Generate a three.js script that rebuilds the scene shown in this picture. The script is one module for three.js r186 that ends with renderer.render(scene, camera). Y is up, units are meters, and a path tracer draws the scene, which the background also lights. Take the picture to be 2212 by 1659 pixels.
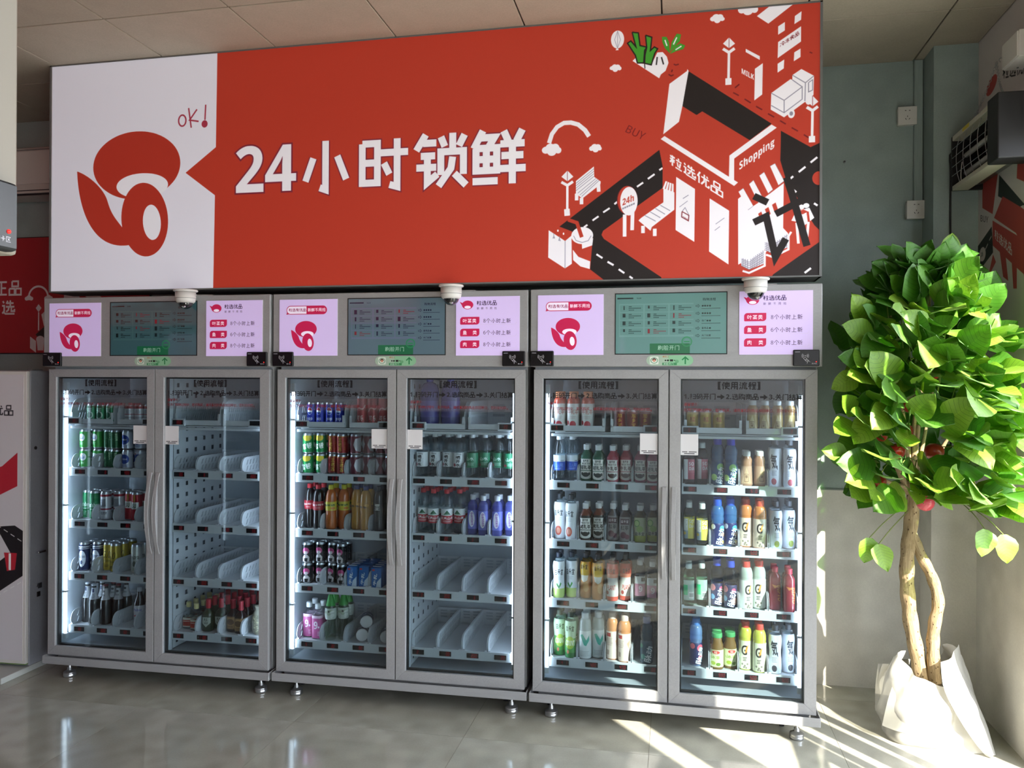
import * as THREE from 'three';
import { mergeGeometries, toCreasedNormals } from 'three/addons/utils/BufferGeometryUtils.js';
import { RoundedBoxGeometry } from 'three/addons/geometries/RoundedBoxGeometry.js';
import { RectAreaLightUniformsLib } from 'three/addons/lights/RectAreaLightUniformsLib.js';

// ---------------------------------------------------------------- camera, sky, sun, exposure
const scene = new THREE.Scene();
const camera = new THREE.PerspectiveCamera(50.86, 2212 / 1659, 0.05, 100);
camera.position.set(3.0386, 1.4617, 3.4324);
camera.rotation.set(0.00128, 0.19897, 0.0046, 'YXZ');
const renderer = new THREE.WebGLRenderer({ antialias: true });
renderer.toneMapping = THREE.LinearToneMapping;
renderer.toneMappingExposure = 2.85;
renderer.shadowMap.enabled = true;
RectAreaLightUniformsLib.init();
scene.background = new THREE.Color(0.78, 0.84, 0.92);
scene.backgroundIntensity = 4.2;
const sun = new THREE.DirectionalLight(new THREE.Color(1, 0.93, 0.78), 8);
sun.position.set(3.2 + 0.612 * 0.8425 * 20, 0.3 + 0.5388 * 20, 0.791 * 0.8425 * 20);
sun.target.position.set(3.2, 0.3, 0);
sun.castShadow = true;
sun.shadow.mapSize.set(4096, 4096);
sun.shadow.radius = 1;
Object.assign(sun.shadow.camera, { left: -6, right: 6, top: 6, bottom: -6, near: 1, far: 50 });
scene.add(sun, sun.target);

// ---------------------------------------------------------------- helpers
let seed = 7;
const rnd = () => { seed = (seed * 1664525 + 1013904223) >>> 0; return seed / 4294967296; };
const rr = (a, b) => a + (b - a) * rnd();
const taken = {};
function numbered(n) { const k = taken[n] = (taken[n] ?? -1) + 1; return k ? n + '_' + String(k).padStart(3, '0') : n; }
const shade = (o) => { o.traverse((c) => { if (c.isMesh) { c.castShadow = true; c.receiveShadow = true; } }); return o; };
function tag(o, label, category, group) { Object.assign(o.userData, { label, category }); if (group) o.userData.group = group; return o; }
function thing(name, label, category, group, p = [0, 0, 0], turn = 0) {
  const o = new THREE.Group(); o.name = numbered(name); o.position.set(...p); o.rotation.y = turn; scene.add(o);
  return tag(o, label, category, group);
}
function part(name, geo, mat, parent, label) {
  const o = new THREE.Mesh(Array.isArray(geo) ? merge(geo) : geo, mat); o.name = name; parent.add(o);
  if (label) o.userData.label = label;
  return o;
}
function struct(name, geo, mat) { const o = part(name, geo, mat, scene); o.name = numbered(name); o.userData.kind = 'structure'; return o; }
const merge = (list) => mergeGeometries(list.map((g) => { const h = g.index ? g.toNonIndexed() : g; for (const k of Object.keys(h.attributes)) if (!['position', 'normal', 'uv'].includes(k)) h.deleteAttribute(k); return h; }));
const box = (w, h, d, x = 0, y = 0, z = 0) => new THREE.BoxGeometry(w, h, d).translate(x, y, z);
const rbox = (w, h, d, r, x = 0, y = 0, z = 0, s = 2) => new RoundedBoxGeometry(w, h, d, s, r).translate(x, y, z);
// box between two corners
const span = (x0, x1, y0, y1, z0, z1) => box(x1 - x0, y1 - y0, z1 - z0, (x0 + x1) / 2, (y0 + y1) / 2, (z0 + z1) / 2);
const rspan = (x0, x1, y0, y1, z0, z1, r = 0.002) => rbox(x1 - x0, y1 - y0, z1 - z0, r, (x0 + x1) / 2, (y0 + y1) / 2, (z0 + z1) / 2, 1);
const cyl = (r0, r1, h, n = 20, x = 0, y = 0, z = 0) => new THREE.CylinderGeometry(r0, r1, h, n).translate(x, y, z);
const tube = (pts, r, n = 16, m = 6) => new THREE.TubeGeometry(new THREE.CatmullRomCurve3(pts.map((p) => new THREE.Vector3(...p))), n, r, m);
function metric(geo, s = 1) { // box-projected uv in metres
  const g = geo.index ? geo.toNonIndexed() : geo, p = g.attributes.position, n = g.attributes.normal, uv = new Float32Array(p.count * 2);
  for (let i = 0; i < p.count; i++) {
    const ax = Math.abs(n.getX(i)), ay = Math.abs(n.getY(i)), az = Math.abs(n.getZ(i));
    const [u, v] = ay > ax && ay > az ? [p.getX(i), p.getZ(i)] : ax > az ? [p.getZ(i), p.getY(i)] : [p.getX(i), p.getY(i)];
    uv[i * 2] = u / s; uv[i * 2 + 1] = v / s;
  }
  g.setAttribute('uv', new THREE.BufferAttribute(uv, 2)); return g;
}
function canvasTex(w, h, draw, srgb = true) {
  const c = document.createElement('canvas'); c.width = w; c.height = h; const g = c.getContext('2d'); draw(g, w, h);
  const t = new THREE.CanvasTexture(c); if (srgb) t.colorSpace = THREE.SRGBColorSpace; t.wrapS = t.wrapT = THREE.RepeatWrapping; return t;
}
const std = (color, roughness = 0.6, extra = {}) => new THREE.MeshStandardMaterial({ color, roughness, ...extra });
const phys = (color, roughness = 0.4, extra = {}) => new THREE.MeshPhysicalMaterial({ color, roughness, ...extra });
// layered grain: fine speckle and broad blotches, as a greyscale map
function grain(size, fine, broad, base, seedN) {
  const N = 16, cells = []; seed = seedN; for (let i = 0; i < N * N; i++) cells.push(rnd());
  const d = new Uint8Array(size * size * 4);
  for (let y = 0; y < size; y++) for (let x = 0; x < size; x++) {
    const fx = x / size * N, fy = y / size * N, ix = fx | 0, iy = fy | 0, u = fx - ix, v = fy - iy, s = u * u * (3 - 2 * u), t = v * v * (3 - 2 * v);
    const q = (a, b) => cells[((b + N) % N) * N + (a + N) % N];
    const b = (q(ix, iy) * (1 - s) + q(ix + 1, iy) * s) * (1 - t) + (q(ix, iy + 1) * (1 - s) + q(ix + 1, iy + 1) * s) * t;
    const val = Math.max(0, Math.min(255, base * 255 * (1 + (rnd() - 0.5) * fine + (b - 0.5) * broad))) | 0, o = (y * size + x) * 4;
    d[o] = d[o + 1] = d[o + 2] = val; d[o + 3] = 255;
  }
  const t = new THREE.DataTexture(d, size, size); t.magFilter = THREE.LinearFilter; t.wrapS = t.wrapT = THREE.RepeatWrapping; t.needsUpdate = true; t.colorSpace = THREE.SRGBColorSpace; return t;
}

// ---------------------------------------------------------------- stroke lettering for Chinese characters: polylines of two-digit x y pairs on a 100 grid
const RADICAL = { A: '05264026 240524921288 04623850', B: '26050646 18341896', C: '10082022 04342046 06942060', D: '12082220 0436203620863474', E: '06169416 32063228 68066828', F: '12102024 0640224022720888 147832909790', G: '08951008360836922688 10343634 10603660', H: '25050832 20204420 16424242 08624462 284228884674' };
const GLYPH = {
  小: '500550923988 27351276 72338975', 时: '12151290 1215401540841284 12494049 44329632 760876926288 52506270', 锁: 'H 52105927 73047332 94088427 5276523692369276 734570654895 76749795',
  鲜: '22040634 181642163232 10344634467210721034 28342872 10534653 04904890 58066624 90058024 52289428 54489248 50709670 73287396',
  粒: '10161630 40143428 06424442 25102592 24440672 28464060 68087420 52289428 62406874 86387878 48889788', 选: 'F 48083828 40249024 66066646 34469646 564652663678 7446747496749660',
  有: '08229222 460536300860 36953640804080927090 36578057 36748074', 优: '28050848 20352095 36349634 600658603692 7234728892889672 76108622', 品: '28087208724028402808 08544654469208920854 54549254929254925454',
  新: '26053012 08165216 17222034 42203834 05385438 08565256 303830922288 20641086 40645080 90086218 621862605094 62429842 82428296', 不: '08149214 541436460868 52405296 60429070', 用: '181018600894 1810841084927288 18368436 18628462 50105092',
  抢: 'A 68044440 68049640 5644844484707266 5644569092909276', 叶: '10224022407010701022 46409840 72087295', 菜: 'E 82303040 22443056 48424854 76426654 06669466 50565097 48681292 52689092',
  类: '25063422 76066622 08289228 50055050 46301248 54308848 504646720896 08669266 50669296', 个: '50050655 50059455 50345096', 上: '46084692 46408440 06929492', 鱼: '38051434 341670165832 20348034807220722034 50345072 20538053 06909490',
  肉: '16961622842284947488 500546342852 50347052 50503078 50586876', 刷: '0810521052280828 081008600492 1684164448444880 32283296 66186670 900890927888', 脸: 'G 68044234 68049834 54388238 50525874 66486872 90488076 44909690',
  开: '12129012 06489448 361236561494 68126896', 门: '16062820 14221496 3810881088927688', 购: '0868081040104068 242622620692 30724490 62044438 5622942290927688 703656748472 76588680', 物: '18100638 14264426 04604850 28062896 60064242 5426942688927488 70264872 82265292',
  流: 'C 62046614 32189618 582040408438 78288844 425040723094 62486292 8048808892889676', 程: '40081214 06304630 26122696 24340664 30424456 54109010903454345410 50489648 54669266 46909890 72487290', 使: 'B 32189618 32329032905640564032 640464604092 42669694',
  扫: 'A 5218921892845084 52509250', 码: '06124012 24120452 14463846388014801446 501488148446 56145046944690927688 44687668', 商: '50045210 06169416 32183828 66186028 14961434883488927688 40383052 58387050 36586658668036803658',
  关: '30063820 72066222 18288228 06509450 502850540896 52529494', 结: '260508323430 343008624056 04904280 48229622 50449444 72057244 54609060909054905460', 算: '20040820 14144414 28142622 60045020 58149414 74147820 24288028806424642428 24408040 24528052 06749474 366434801696 66646696',
  温: 'C 44108410844644464410 44288428 3890385690569090 56565690 74567490 30909890', 馨: '06104610 26042630 10304430 06444644 6208860886249424 563486345850 62369450 70523456 14649064 50545078 46661476 54668876 28807280729828982880', 提: 'A 54109010904054405410 54259025 46529652 72527286 72689068 56644294 52809892', 示: '22148014 06409440 504050943890 28541482 72549082',
  在: '08229422 44050860 24462496 40549054 36909690 66346690', 过: 'F 38269426 760876746270 48405654', 中: '12268826886412641226 50055096', 若: 'E 06409440 48280886 34628062809434943462', 买: '141086107624 30284038 22425052 06589458 602454640896 58649094', 请: 'D 42169416 46309030 38449844 68046844 46964656885688927888 46708870 46828882',
  将: '06221634 04702056 28052896 62044234 541488144648 38589658 784678926688 50665880', 拿: '50040634 50049434 34286628 30387038705230523038 80563062 14708670 06829482 505850964096', 起: '10164416 06345034 28042856 28484848 14500494 127040889690 5812901290406040 6040607094709660', 的: '08204220428608860820 18041020 08524252 64045038 5826922688927488 60467462',
  放: '24043014 04244824 242420600694 2248444840882888 66045034 58289628 862870644696 58409894', 回: '10109010909010901010 34346834686834683434', 原: '14109410 141012560494 58145024 28348034806028602834 28478047 605460945090 42602884 76629084', 位: 'B 62086820 40289428 50425878 86407880 36909690',
  否: '08109210 541034340854 52265256 60288844 24627862789424942462', 则: '0868081042104268 242624640492 32744690 64186472 900690927888', 会: '50040640 50049440 30386838 10569056 425624867682 66688092', 扣: 'A 54229222928654865422', 款: '06164816 10304430 28042830 04565056 285628902088 14660886 40664882 62045034 582094208836 743470624894 74609896',
  冷: '08122026 04842058 62043444 62049644 58386848 466088606682 54728294', 冻: '08122026 04842058 34229422 560440509250 663466925688 50623484 80629484', 食: '50040638 50049438 46245432 2838743874642864 28507450 283828924686 78706480 48649496', 正: '08129212 08909290 52125290 52508650 24442490',
  可: '06149414 781478926288 20345034506620662034', 口: '20188018808220822018', 乐: '76082216 221618489048 522652924088 30602084 70608880', 农: '1030101690168830 48160870 344434925482 80385856 40449294', 夫: '16248624 08509450 500650500894 52529494', 山: '50085090 10341090 10909090 90349090', 泉: '26147614764426442614 26287628 50505094 105842580890 80525868 54609294',
  脉: 'G 60067014 5226702670926088 445060503888 92307652 74489890', 动: '10204420 04424842 264208804676 38604886 5030943090927888 700668604496', 気: '30041034 26188818 24327632 14467646788096949676 60523494 28587092', 轻: '06164416 240410464446 28302896 04704870 521090104850 66289850 52589258 72587290 46909890', 乳: '42060814 10221434 26202832 44203634 104044402654 285428922088 04664866 6206628894889672',
  茶: 'E 50300660 50309460 22607860 505050944090 34682084 66688084', 牛: '28081238 22289028 06569456 50055096', 烤: '06301248 40263440 240624580494 26604084 50208620 68046840 44409840 92104080 58568056 62565672887284947092', 益: '30043818 72046220 06269426 40301250 58308850 2090205880588090 40584090 60586090 06909490', 禾: '78081616 06389438 50125096 46400678 54409478', 堂: '28043416 50045022 72046616 0838082492248838 32386838685832583238 18728272 06929492 50605092',
  王: '10149014 16508450 06909490 50145090', 老: '18207020 44044444 06449444 86100884 74543870 3654369086908874', 吉: '10189018 50045044 22447844 24607660769424942460', 雪: '18088208 0834082092208834 50085046 26304030 60307430 26424042 60427442 2256765676922292 22747674', 碧: '08104010 10264026 06424442 24102442 54109010904454445410 54269026 70046210 06549454 46541082 30687668769430943068', 水: '500550924088 103038300880 84226244 54389486',
  喝: '06223022306006600622 46089008903446344608 46219021 50363660 4648944890928090 465846788078', 加: '0626502646923688 280624600694 60249024908660866024', 多: '50041834 401676161852 38285038 60422474 505288521296 46645676', 宝: '50045012 1030101690168830 20408040 26627462 08889288 50405088 66707882', 红: '260508323430 343008624056 04904280 50209220 44889888 72207288', 区: '9410101010909690 76263474 34287872', 卡: '50045050 50267826 06509450 50505096 56626876', 美: '30043614 68046214 12208820 20348034 06489448 50205048 06649464 504850700896 52669496', 年: '28041032 22189018 26428442 26422666 06669666 56185696', 达: 'F 36329632 660666383874 68429274', '，': '307634942298', '。': '18744274429818981874', '：': '28402852 28742886', '【': '9206640664949294 78107890', '】': '0806360636940894 22102290',
};
const strokesOf = {};
function strokes(ch) {
  if (!strokesOf[ch]) {
    const words = [];
    for (const w of GLYPH[ch].split(' ')) { if (RADICAL[w]) words.push(...RADICAL[w].split(' ')); else words.push(w); }
    strokesOf[ch] = words.map((w) => { const p = []; for (let i = 0; i + 3 < w.length; i += 4) p.push([+w.slice(i, i + 2) + 0.5, +w.slice(i + 2, i + 4) + 0.5]); return p; }).filter((p) => p.length > 1);
  }
  return strokesOf[ch];
}
// writes a line from (x, y) = its left top corner; letters and digits use the sans font
function write(g, text, x, y, size, color, weight = 0.1, gap = 0.06, latin = 0.62) {
  g.save(); g.fillStyle = g.strokeStyle = color; g.lineWidth = size * weight; g.lineJoin = 'miter'; g.miterLimit = 3; g.lineCap = 'butt'; g.textBaseline = 'alphabetic';
  let X = x;
  for (const ch of text) {
    if (ch === ' ') { X += size * 0.4; continue; }
    if (GLYPH[ch]) {
      for (const p of strokes(ch)) { g.beginPath(); p.forEach(([a, b], i) => g[i ? 'lineTo' : 'moveTo'](X + a * size / 100, y + b * size / 100)); g.stroke(); }
      X += size * (1 + gap);
    } else { g.font = (weight > 0.085 ? 'bold ' : '') + Math.round(size * 1.02) + 'px sans-serif'; g.fillText(ch, X, y + size * 0.88); X += Math.max(g.measureText(ch).width + size * 0.03, ch === '.' ? 0 : size * (latin - 0.3)); }
  }
  g.restore(); return X - x;
}
const widthOf = (g, text, size, weight = 0.1) => { g.save(); g.globalAlpha = 0; const w = write(g, text, -5000, -5000, size, '#000', weight); g.restore(); return w; };
function centred(g, text, cx, y, size, color, weight) { write(g, text, cx - widthOf(g, text, size, weight) / 2, y, size, color, weight); }
function poly(g, pts, fill) { g.fillStyle = fill; g.beginPath(); pts.forEach(([a, b], i) => g[i ? 'lineTo' : 'moveTo'](a, b)); g.closePath(); g.fill(); }
function oval(g, x, y, a, b, fill, turn = 0) { g.fillStyle = fill; g.beginPath(); g.ellipse(x, y, a, b, turn, 0, 7); g.fill(); }
function pill(g, x, y, w, h, r, fill, stroke, lw = 2) { g.beginPath(); g.roundRect(x, y, w, h, r); if (fill) { g.fillStyle = fill; g.fill(); } if (stroke) { g.strokeStyle = stroke; g.lineWidth = lw; g.stroke(); } }
// isometric shop print: one shape per entry. P fill, L line (colour, width), E ellipse; on a 2048 x 635 sheet
const SHOP_PRINT = `
PK 1751,139 1941,276 1892,312 1783,237 1770,245 1736,221
PK 1962,294 2028,336 2051,326 2051,533 2037,518 1973,407 1961,364
ER 2046,409 14,16
PK 1683,324 1691,363 1691,416 1549,515 1545,525 1551,535 1689,632 1689,644 1560,642 1517,608 1473,514 1442,501
PK 2052,555 2052,639 1943,637 1946,631
LW5 1683,373 1691,368
LW5 1656,393 1672,382
LW5 1630,411 1645,401
LW5 1576,451 1584,445
LW5 1549,470 1565,460
LW5 1523,489 1538,479
LW5 1502,505 1511,499
LW5 1533,572 1548,582
LW5 1560,591 1575,600
LW5 1587,610 1601,620
LW5 1613,628 1621,634
LW5 2016,629 2030,618
LW5 2002,393 2017,381
LW5 2028,372 2043,360
LW5 1984,428 1997,440
LW5 1978,412 1990,402
LW5 2036,467 2044,473
LD3 1854,197 1867,205
LD3 1880,214 1894,224
LD3 1906,233 1920,242
LD3 1933,252 1947,261
LD3 1960,270 1973,279
LD3 1986,288 2000,297
LD3 2013,306 2024,314
LD3 1858,186 1868,178
LD3 2025,114 2031,117
EW 1582,49 16,22
PW 1577,75 1582,68 1585,75
LS1 1582,28 1575,49 1582,71
LS1 1582,28 1582,49 1582,71
LS1 1582,28 1589,50 1582,71
EW 1569,118 6,5
EW 1575,116 7,7
EW 1582,116 7,6
EW 1587,120 5,5
EW 1577,121 7,7
EW 1807,18 7,6
EW 1814,15 9,8
EW 1823,16 8,8
EW 1828,20 6,5
EW 1817,21 8,8
EW 1873,2 9,9
EW 1883,-1 12,12
EW 1895,-1 11,11
EW 1902,4 8,8
EW 1887,5 12,11
EW 1407,310 10,9
EW 1418,306 12,12
EW 1430,306 11,11
EW 1438,312 8,8
EW 1422,314 12,11
EW 1520,312 6,6
EW 1527,309 8,8
EW 1535,309 8,7
EW 1540,313 5,5
EW 1530,314 8,8
LW11 1415,293 1422,271 1435,254 1452,245 1469,245 1487,251 1504,266 1514,282
PW 1618,104 1626,97 1631,110 1663,117 1677,88 1690,88 1700,100 1704,115 1697,134 1686,142 1682,151
PG 1617,34 1632,37 1636,68 1652,73 1647,81 1645,111 1630,110 1625,91 1606,60 1614,55 1626,70
LK3 1617,34 1632,37 1636,68 1652,73 1647,81 1645,111 1630,110 1625,91 1606,60 1614,55 1626,70 1617,34
PG 1649,44 1664,50 1661,82 1670,74 1678,79 1671,90 1663,117 1647,112 1648,92 1652,74
LK3 1649,44 1664,50 1661,82 1670,74 1678,79 1671,90 1663,117 1647,112 1648,92 1652,74 1649,44
LK3 1677,99 1675,118
LK3 1687,100 1692,118
LK2 1647,112 1648,125
PG 1688,51 1699,52 1705,65 1707,93 1695,79 1689,64
PG 1707,90 1711,66 1723,46 1733,49 1730,65 1719,76
PG 1707,94 1719,76 1731,70 1743,76 1738,85 1723,88
LW3 1695,59 1700,74
LW3 1723,55 1715,72
LW3 1734,77 1720,85
LD3 1716,119 1721,122 1728,120
LD3 1704,143 1710,147 1716,145
LD3 1713,132 1711,138
PW 1955,48 1970,39 1970,59 1955,68
PW 1992,27 2007,17 2006,37 1991,46
PW 1954,136 1969,127 1968,148 1954,157
PW 1991,112 2005,104 2005,124 1990,133
PW 1955,85 2006,52 2006,88 1954,123
PW 1907,20 1937,-2 1994,-5 1933,40
PW 1903,144 1921,132 1920,206 1902,219
PW 1882,95 1914,115 1914,124 1882,103
PW 1844,65 1858,81 1844,91 1830,79
LD1 1844,65 1844,91
LW7 1830,91 1844,101 1857,92
LW6 1844,101 1843,178
LW14 1843,162 1843,178
PW 1940,204 1983,174 1987,176 1987,165 2007,152 2035,170 2034,214 2026,229 2015,230 1969,263 1939,243
EW 1985,255 8,11
ES 1985,255 4,5
EW 2023,227 7,10
LS2 1940,204 1969,223 1969,252 1940,233
LS2 1969,223 2009,194 2009,223 1969,252
LS2 1969,223 1969,252
LS2 1987,176 2009,194
LS2 1987,165 2016,185 2035,170
LS2 2016,185 2015,228
LS2 2023,185 2032,179 2032,203 2023,207 2023,185
PW 2032,216 2045,231 2032,241 2019,229
LD1 2032,216 2032,241
LW7 2019,242 2032,251 2044,242
LW6 2032,251 2031,325
LW14 2031,310 2031,325
PW 1706,166 1747,138 1748,133 1751,138 1737,221 1729,259 1692,287
PR 1686,298 1857,419 1866,411 1867,613 1691,495 1691,365 1683,322
PR 1857,354 1953,286 1962,298 1961,364 1973,407 1866,450 1866,412 1857,407
PW 1695,291 1866,411 1857,419 1686,298
PW 1846,346 1941,278 1953,286 1857,354 1857,407 1845,398
PW 1866,450 1877,441 1889,477 1969,417 1968,532 1920,579 1867,606
PW 1867,433 1878,425 1901,468 1889,477
LS1 1867,433 1878,425 1901,468 1889,477
PW 1891,416 1901,407 1922,449 1912,461
LS1 1891,416 1901,407 1922,449 1912,461
PW 1914,397 1925,389 1945,431 1934,440
LS1 1914,397 1925,389 1945,431 1934,440
PW 1938,376 1949,370 1970,412 1957,422
LS1 1938,376 1949,370 1970,412 1957,422
PR 1878,425 1891,416 1912,461 1901,468
PR 1901,407 1914,397 1934,440 1922,449
PR 1925,389 1938,376 1957,422 1945,431
PW 1723,391 1767,422 1766,549 1722,519
PW 1801,446 1846,477 1845,605 1800,573
LS1.5 1739,444 1752,436
LS1.5 1731,464 1750,450
LS1.5 1815,508 1835,494
LS1.5 1813,523 1825,514
LS1.5 1737,475 1744,466 1753,484
LD2 1737,475 1753,485 1752,498 1736,488 1737,475
PW 1912,487 1949,462 1957,479 1951,507 1912,535
PR 1912,487 1919,482 1925,499 1917,504
PW 1919,482 1927,477 1933,494 1925,499
PR 1927,477 1935,472 1940,488 1933,494
PW 1935,472 1943,467 1948,483 1940,488
PR 1943,467 1951,462 1956,478 1948,483
PW 1874,589 1909,560 1912,555 1926,571 1926,605 1892,618 1874,608
LS1.5 1874,593 1892,601 1926,577
LS1.5 1874,597 1892,605 1926,582
LS1.5 1874,601 1892,609 1926,588
LS1.5 1874,605 1892,614 1926,594
LS1.5 1874,608 1892,618 1926,599
LS1.5 1896,593 1896,616
LS1.5 1900,591 1900,615
LS1.5 1903,588 1904,613
LS1.5 1907,585 1908,612
LS1.5 1911,582 1911,610
LS1.5 1915,580 1915,609
LS1.5 1919,577 1919,607
LS1.5 1923,574 1923,606
LS1.5 1878,591 1878,611
LS1.5 1883,593 1883,614
LS1.5 1888,594 1888,616
LW5 1877,621 1892,626 1927,610 1927,578 1933,569
PW 1927,553 1962,524 1965,519 1979,535 1979,568 1945,582 1927,572
LS1.5 1927,556 1945,564 1978,540
LS1.5 1927,560 1945,568 1978,546
LS1.5 1927,564 1945,573 1978,552
LS1.5 1927,568 1945,577 1978,557
LS1.5 1927,572 1945,582 1978,563
LS1.5 1949,557 1949,580
LS1.5 1953,554 1953,578
LS1.5 1956,551 1957,577
LS1.5 1960,549 1960,575
LS1.5 1964,546 1964,574
LS1.5 1968,543 1968,572
LS1.5 1972,540 1972,571
LS1.5 1976,538 1976,569
LS1.5 1932,554 1932,574
LS1.5 1936,556 1936,577
LS1.5 1941,558 1941,580
LW5 1930,584 1945,590 1980,573 1980,542 1986,532
PW 1986,506 1996,485 2026,477 2037,501 2013,520 2007,511
PR 1999,486 2013,481 2023,486 2011,492
LR5 2022,486 2025,510
EW 2008,475 7,6
EW 2019,472 7,6
LW6 1998,511 2002,560
LW6 2024,510 2020,557
PW 1461,363 1476,379 1461,390 1446,378
LD1 1461,363 1461,390
LW7 1446,391 1461,400 1475,391
LW6 1461,400 1461,475
LW14 1460,458 1461,475
PW 1482,390 1526,356 1527,382 1543,394 1542,401 1498,434 1482,421
LS1.5 1482,396 1526,362
LS1.5 1482,402 1526,368
LS1.5 1482,408 1526,374
LS1.5 1482,414 1527,380
LS1.5 1487,420 1531,386
LS1.5 1492,425 1535,389
LS1.5 1496,429 1539,391
LW9 1484,421 1484,438
LW9 1496,432 1496,448
LW9 1537,402 1538,419
LW9 1601,477 1601,531
LW9 1620,470 1619,516
ED 1607,442 25,35
ER 1607,442 23,34
EW 1611,445 21,35
PW 1634,493 1640,487 1693,451 1693,417 1719,428 1719,470 1666,510 1663,519
LS1.5 1649,481 1675,496
LS1.5 1662,473 1686,488
LS1.5 1674,465 1697,480
LS1.5 1686,458 1709,472
PW 1698,400 1702,401 1696,421 1691,418
PW 1703,402 1707,404 1703,423 1698,421
PW 1708,404 1712,406 1710,426 1705,424
PW 1713,406 1717,408 1717,429 1712,427
LW9 1645,506 1645,524
LW9 1673,514 1673,532
PR 1416,507 1428,499 1473,522 1456,537
PW 1415,509 1456,537 1472,524 1473,594 1456,605 1414,577
LS1.5 1456,537 1456,605
EW 1438,511 2,3
EW 1452,519 2,3
LS1.5 1428,517 1428,524 1430,529 1426,529 1428,524
LS1.5 1442,524 1442,530 1444,536 1440,535 1442,530
PR 1472,527 1524,532 1518,608 1494,601 1475,585
PW 1475,559 1489,577 1518,589 1517,608 1494,601 1476,585
PW 1497,541 1525,532 1523,550 1498,558
EW 1498,525 27,21
LS1.5 1477,525 1483,537 1498,542 1513,538 1520,526
LR9 1463,485 1485,493 1497,529
LK16 1902,445 1933,461
LK16 1902,507 1930,494 1951,590 1974,548
LK16 1951,489 2035,446
LK16 1975,404 1987,443 2021,566
`.trim().split("\n");
const INK = { W: '#f2f0fa', R: '#c63a2a', K: '#1a1214', D: '#6d0f17', G: '#3f9a2c', S: '#8d8a9c' };
function shopPrint(g, ink) {
  g.lineCap = 'butt'; g.lineJoin = 'miter';
  for (const line of SHOP_PRINT) {
    const [head, ...rest] = line.split(' '), pts = rest.map((q) => q.split(',').map(Number)), c = ink[head[1]];
    if (head[0] === 'P') poly(g, pts, c);
    else if (head[0] === 'E') oval(g, ...pts[0], ...pts[1], c);
    else { g.strokeStyle = c; g.lineWidth = +head.slice(2); g.beginPath(); pts.forEach(([a, b], i) => g[i ? 'lineTo' : 'moveTo'](a, b)); g.stroke(); }
  }
  const skewed = (a, b, c, d, x, y, f) => { g.save(); g.transform(a, b, c, d, x, y); f(); g.restore(); };
  skewed(1, 0.69, 0, 1, 1706, 330, () => write(g, '粒选优品', 0, 0, 31, ink.W, 0.12, 0.03));
  g.fillStyle = ink.W; g.textBaseline = 'alphabetic';
  skewed(1, -0.69, 0, 1, 1868, 382, () => { g.font = 'bold 25px sans-serif'; g.fillText('Shopping', 0, 0, 80); });
  skewed(1, 0.62, 0, 1, 1872, 152, () => { g.font = 'bold 17px sans-serif'; g.fillText('MILK', 0, 0, 29); });
  skewed(0.9, 0.48, -0.45, 0.85, 1613, 256, () => { g.font = '27px sans-serif'; g.fillStyle = ink.D; g.fillText('BUY', -4, 24, 62); });
  skewed(1, -0.62, 0, 1, 1959, 88, () => write(g, '冷冻食品', 0, 0, 10.5, ink.D, 0.1, 0.03));
  skewed(1, -0.4, 0, 1, 1595, 456, () => { g.font = 'bold 22px sans-serif'; g.fillStyle = ink.R; g.fillText('24h', 0, 0, 29); g.fillStyle = ink.S; for (let i = 0; i < 6; i++) g.fillRect(i * 5.2, 5, 4, 4); });
  skewed(1, 0.64, 0, 1, 1738, 489, () => { g.font = 'bold 6px sans-serif'; g.fillStyle = ink.D; g.fillText('OPEN', 0, 0, 14); });
}
// a plain stand-in of rounded shapes where the print shows the shop's mascot
function plainShapes(g, x, y, s, red, light) {
  g.save(); g.translate(x, y); g.scale(s, s);
  oval(g, 0, -38, 132, 92, red); oval(g, 18, 18, 78, 34, light);
  oval(g, 26, 110, 70, 100, red, -0.12); oval(g, 48, 118, 27, 48, light, -0.1);
  g.fillStyle = red; g.beginPath(); g.moveTo(-8, 176); g.bezierCurveTo(-150, 200, -180, 40, -182, -30); g.bezierCurveTo(-150, -20, -96, 20, -86, 60); g.bezierCurveTo(-70, 110, -40, 120, -8, 176); g.fill();
  g.restore();
}
const T_sign = canvasTex(2048, 635, (g) => {
  g.fillStyle = '#b93826'; g.fillRect(0, 0, 2048, 635);
  poly(g, [[0, 0], [512, 0], [509, 254], [419, 319], [507, 384], [503, 635], [0, 635]], '#e6e8f6');
  plainShapes(g, 268, 330, 1.02, '#b23324', '#eef0fa');
  g.strokeStyle = '#a33148'; g.lineWidth = 4; g.beginPath(); g.ellipse(408, 176, 11, 15, 0, 0, 7); g.moveTo(427, 143); g.lineTo(435, 197); g.moveTo(452, 148); g.lineTo(430, 176); g.lineTo(457, 181); g.moveTo(478, 137); g.lineTo(476, 178); g.stroke(); oval(g, 475, 189, 9, 10, '#a33148');
  const title = '小时锁鲜', xs = [748, 906, 1058, 1212];
  for (const [w, c] of [[0.165, '#7c2438'], [0.125, '#f1f1fb']]) title.split('').forEach((ch, i) => write(g, ch, xs[i] + 2, 246, 148, c, w));
  for (const [w, c] of [[9, '#7c2438'], [0, '#f1f1fb']]) { g.font = 'bold 172px sans-serif'; g.textBaseline = 'alphabetic'; g.lineJoin = 'miter'; for (const [ch, x] of [['2', 562], ['4', 653]]) { if (w) { g.strokeStyle = c; g.lineWidth = w; g.strokeText(ch, x, 381, 92); } g.fillStyle = c; g.fillText(ch, x, 381, 92); } }
  shopPrint(g, { ...INK, R: '#b93826' });
});
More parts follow.
